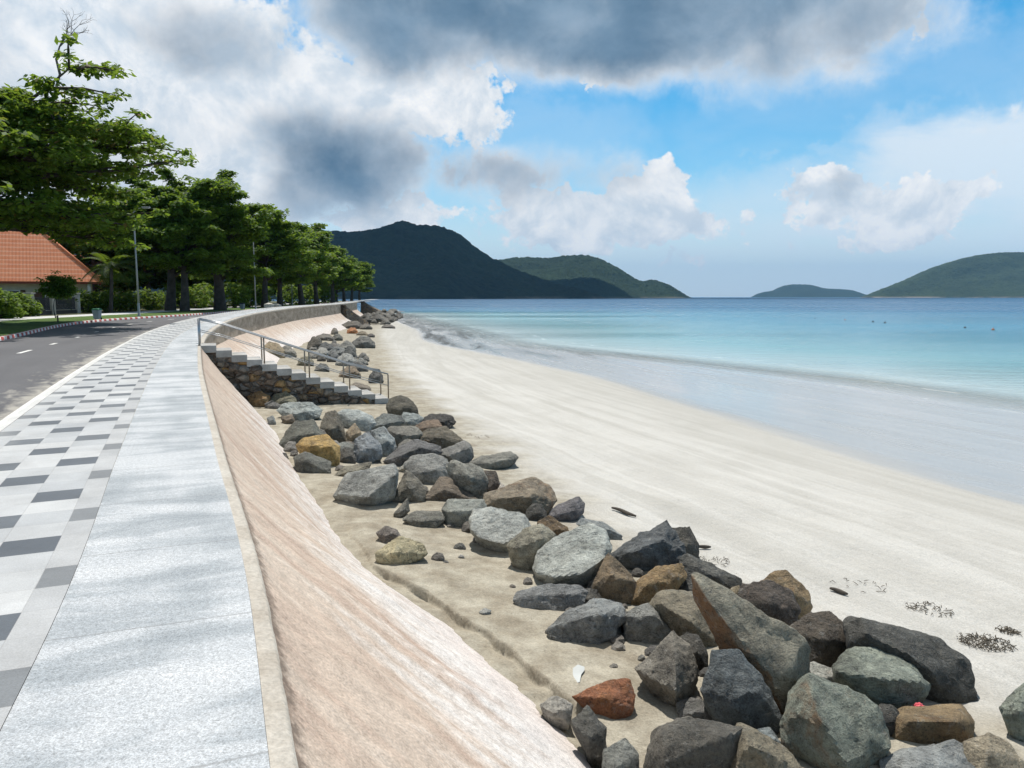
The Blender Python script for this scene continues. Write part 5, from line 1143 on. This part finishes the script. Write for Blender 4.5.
# the big near tree
t0 = tree('almond_tree', -31.2, 41, .05, 21, 12.2, 11.8, 4.3, .75, 62, .38, 36, .66, 'huge spreading tree at the left with layered branches and bare twigs on top', dens=1.15, group=TG, dome=90)
tw = MB(); rt = np.random.default_rng(8)
def twig(p, d, L, r, dep):
    e = p+d*L; m_ = (p+e)/2+rt.normal(0, .08*L, 3); tw.tube([p, m_, e], [r, r*.8, r*.55], 5, False)
    if dep:
        for _ in range(rt.integers(2, 4)):
            q = d+rt.normal(0, .55, 3); q[2] = abs(q[2])*.8+.1; q /= np.linalg.norm(q); twig(e, q, L*rt.uniform(.55, .85), r*.55, dep-1)
o = np.array([-31.2, 41, .05]); b = P(60, 74, 41)-o
twig(b-np.array([0, 0, 2.5]), np.array([0, 0, 1.]), 2.5, .10, 0); twig(b, np.array([.05, 0, 1.]), 1.35, .07, 4)
tw.build('bare_twigs', M['deadwood'], t0, True)
specs = [(172, 78, 13.0, 5.6, 3.4, .46, 'tree with a thick dark trunk, left one of the two close together by the kerb'), (184.5, 76, 12.4, 4.6, 3.6, .40, 'tree with a leaning dark trunk, right one of the two close together by the kerb'),
         (219, 82, 14.2, 6.5, 3.0, .56, 'tall round-crowned tree with the stoutest trunk, left of the second street lamp')]
for i, (px, Y, H, Rr, clr, tr, lab) in enumerate(specs):
    tree('almond_tree', (px-512)/F*Y, Y, LZ(Y), 31+i*7, H, Rr, clr, tr, 32, .46, 26, .72, lab, group=TG, dens=.8, rise0=.42, dome=150)
far = tree('almond_tree', (268-512)/F*104, 104, LZ(104), 61, 12.6, 5.8, 3.4, .42, 24, .56, 17, .95, 'tree behind the pale stone blocks, with lit yellow-green leaves low down', group=TG, rise0=.4, dome=120, dens=.85)
fb = tree('almond_tree', (283-512)/F*112, 112, LZ(112), 67, 12.0, 5.2, 3.2, .40, 22, .56, 17, .95, 'tree just left of the third street lamp', group=TG, rise0=.4, dome=110, dens=.85, mat='leaf_l')
for src, px, Y, sc, rz, lab in ((far, 302, 126, 1.10, 2.1, 'tree just right of the third street lamp, highest of the far trees'), (fb, 318, 142, 1.02, 1.2, 'middle tree of the far row, behind the far apron'), (far, 333, 158, .95, 4.0, 'tree above the nearer groyne'), (fb, 344, 172, .9, 2.8, 'tree beside the most distant street lamp'), (far, 353, 190, .86, 5.2, 'last but one tree at the far end of the row'), (fb, 361, 205, .80, .6, 'last and lowest tree at the far end of the row')):
    c = copy_tree(src); c.location = ((px-512)/F*Y, Y, LZ(Y)); c.scale = (sc, sc, sc); c.rotation_euler = (0, 0, rz); c['label'] = lab
# woodland behind the houses and the road
BG = 'background trees behind the houses'
b1 = tree('broadleaf_tree', (40-512)/F*108, 108, .1, 71, 13.5, 7.5, 2.5, .5, 22, .70, 13, 1.15, 'dark tree right behind the ridge of the ochre house', 'leaf_d', group=BG)
b2 = tree('broadleaf_tree', (96-512)/F*100, 100, .1, 75, 12.5, 6.5, 2.0, .45, 20, .68, 13, 1.1, 'dark tree between the two red roofs', 'leaf_d', group=BG)
for src, px, Y, sc, rz, lab in ((b1, 128, 108, 1.22, 1.0, 'dark tree right of the small patch of red roof'), (b2, 152, 104, 1.28, 2.0, 'dark tree behind the nearest street lamp'), (b1, -8, 104, 1.05, 3.0, 'dark tree behind the left end of the ochre house'), (b2, 200, 112, 1.0, 4.2, 'dark tree filling the gap right of the two close trunks'), (b1, 238, 128, .9, 5.0, 'dark tree filling the gap behind the second street lamp'), (b2, 262, 140, .85, .4, 'dark tree seen between the second lamp and the pale blocks'), (b1, 290, 165, .9, 2.5, 'dark tree behind the third street lamp'), (b2, 318, 190, .9, 1.4, 'dark tree deep behind the middle of the far row'), (b1, 338, 215, .85, 3.6, 'dark tree deep behind the end of the far row'), (b2, 176, 120, 1.35, 5.6, 'dark tree behind the two close trunks'), (b1, 70, 128, 1.1, 4.4, 'tallest dark tree far behind the ochre house')):
    c = copy_tree(src); c.location = ((px-512)/F*Y, Y, .1); c.scale = (sc, sc, sc); c.rotation_euler = (0, 0, rz); c['label'] = lab
# hedge bushes and shrubs
def bush(name, px, Y, w, h, seed, lab, mat='leaf_d', lsz=.30, n=120, group='bushes along the far side of the road', cat='bush'):
    x = (px-512)/F*Y; r = empty(name, (x, Y, .04), lab, cat, group); g = np.random.default_rng(seed); cl = []
    mb = MB()
    for k in range(7):
        a = g.uniform(0, 6.28); e = np.array([math.cos(a)*w*.3, math.sin(a)*w*.3, h*g.uniform(.5, .8)]); mb.tube([(0, 0, -.1), e*.5+np.array([0, 0, .1]), e], [.05, .035, .015], 5)
    for k in range(n):
        d = g.normal(size=3); d /= np.linalg.norm(d); q = g.random()**.4; cl.append(np.array([d[0]*w/2*q, d[1]*w/2*q, h*.48+d[2]*h*.47*q*(1+.15*g.normal())]))
    mb.build('stems', M['bark'], r, True); qv, f, rn = leaves(np.array(cl), 12, .34, lsz, seed, .8); mesh('foliage', qv, f, M[mat], r, attrs={'rnd': rn}); return r
bush('bush', 4, 52, 3.0, 2.1, 1, 'bright green bush in front of the fence at the left edge of the picture', 'leaf_l', n=150); bush('bush', 24, 57, 2.4, 1.9, 2, 'bright green bush by the second fence pier', 'leaf_l'); 
hb1 = bush('hedge_bush', 86, 70, 3.2, 2.3, 3, 'dark hedge bush right of the last fence pier'); 
for px, Y, sc, rz, lab in ((100, 72, .95, 1, 'hedge bush straight behind the green-lidded bin'), (115, 75, 1.08, 2, 'hedge bush between the bin and the palm'), (131, 78, 1.0, 3, 'hedge bush just left of the nearest street lamp'), (149, 82, 1.1, 4, 'hedge bush just right of the nearest street lamp'), (163, 86, 1.0, 5, 'hedge bush left of the two close trunks')):
    c = copy_tree(hb1); c.location = ((px-512)/F*Y, Y, .04); c.scale = (sc, sc, sc); c.rotation_euler = (0, 0, rz); c['label'] = lab
hb2 = bush('hedge_bush', 198, 92, 3.8, 3.0, 5, 'light green bush between the two close trunks and the stoutest trunk', 'leaf_l', .36)
for px, Y, sc, rz, lab in ((206, 100, 1.2, 1, 'light green bush close to the left of the stoutest trunk'), (236, 97, 1.15, 2, 'yellow-green bush right behind the dark-lidded bin'), (250, 104, 1.3, 3, 'yellow-green bush left of the second street lamp'), (262, 118, 1.2, 4, 'light bush behind the pale stone blocks'), (292, 132, 1.3, 5, 'light bush at the foot of the third street lamp'), (309, 146, 1.3, 6, 'light bush in the middle of the far row'), (326, 168, 1.4, 7, 'light bush at the foot of the most distant street lamp'), (182, 100, 1.2, 8, 'light bush hidden behind the two close trunks')):
    c = copy_tree(hb2); c.location = ((px-512)/F*Y, Y, .04); c.scale = (sc, sc, sc); c.rotation_euler = (0, 0, rz); c['label'] = lab
# sapling on the lawn
tree('sapling', P(60, 322, 46)[0], 46, .05, 91, 2.9, .95, 1.5, .035, 12, .20, 9, .30, 'young sapling with a thin stem on the lawn in front of the house', 'leaf_l', group='saplings on the lawn')
# palm
def palm(px, Y, H, seed, lab):
    x = (px-512)/F*Y; r = empty('palm_tree', (x, Y, .05), lab, 'palm tree', 'trees along the road'); g = np.random.default_rng(seed)
    tp = [np.array([.25*math.sin(u*1.7), .1*u, H*u]) for u in np.linspace(0, 1, 8)]; tp[0][2] = -.2
    MB().tube(tp, [.24, .18, .16, .155, .15, .145, .14, .12], 10).build('trunk', M['bark'], r, True)
    for k in range(17):
        a = k*2.4+g.uniform(-.2, .2); el = g.uniform(-.25, 1.1); L = g.uniform(2.3, 3.0); v, f = [], []; pts = []
        d = np.array([math.cos(a)*math.cos(el), math.sin(a)*math.cos(el), math.sin(el)]); p = tp[-1].copy()
        for i in range(13): pts.append(p.copy()); p = p+d*L/12; d = d+np.array([0, 0, -.13]); d /= np.linalg.norm(d)
        sd = np.array([-math.sin(a), math.cos(a), 0])
        for i in range(1, 13):
            for sgn in (-1, 1):
                for h_ in (0, .5):
                    q = pts[i]*(1-h_)+pts[i-1]*h_; ln = .62*math.sin(math.pi*(.12+.83*i/13))+.1; e = q+sd*sgn*ln+(pts[i]-pts[i-1])*2.2+np.array([0, 0, -.35*ln]); w_ = (pts[i]-pts[i-1])*.22
                    b = len(v); v += [q-w_, q+w_, e]; f.append((b, b+1, b+2))
        fr = mesh('frond', v, f, M['palm_leaf'], r, attrs={'rnd': np.full(len(v), g.random()*.45)}); MB().tube(pts, [.03]*12+[.01], 5, False).build('midrib', M['palm_leaf'], fr, True)
palm(112, 70, 4.1, 4, 'small palm with drooping fronds under the big trees, behind the green-lidded bin')
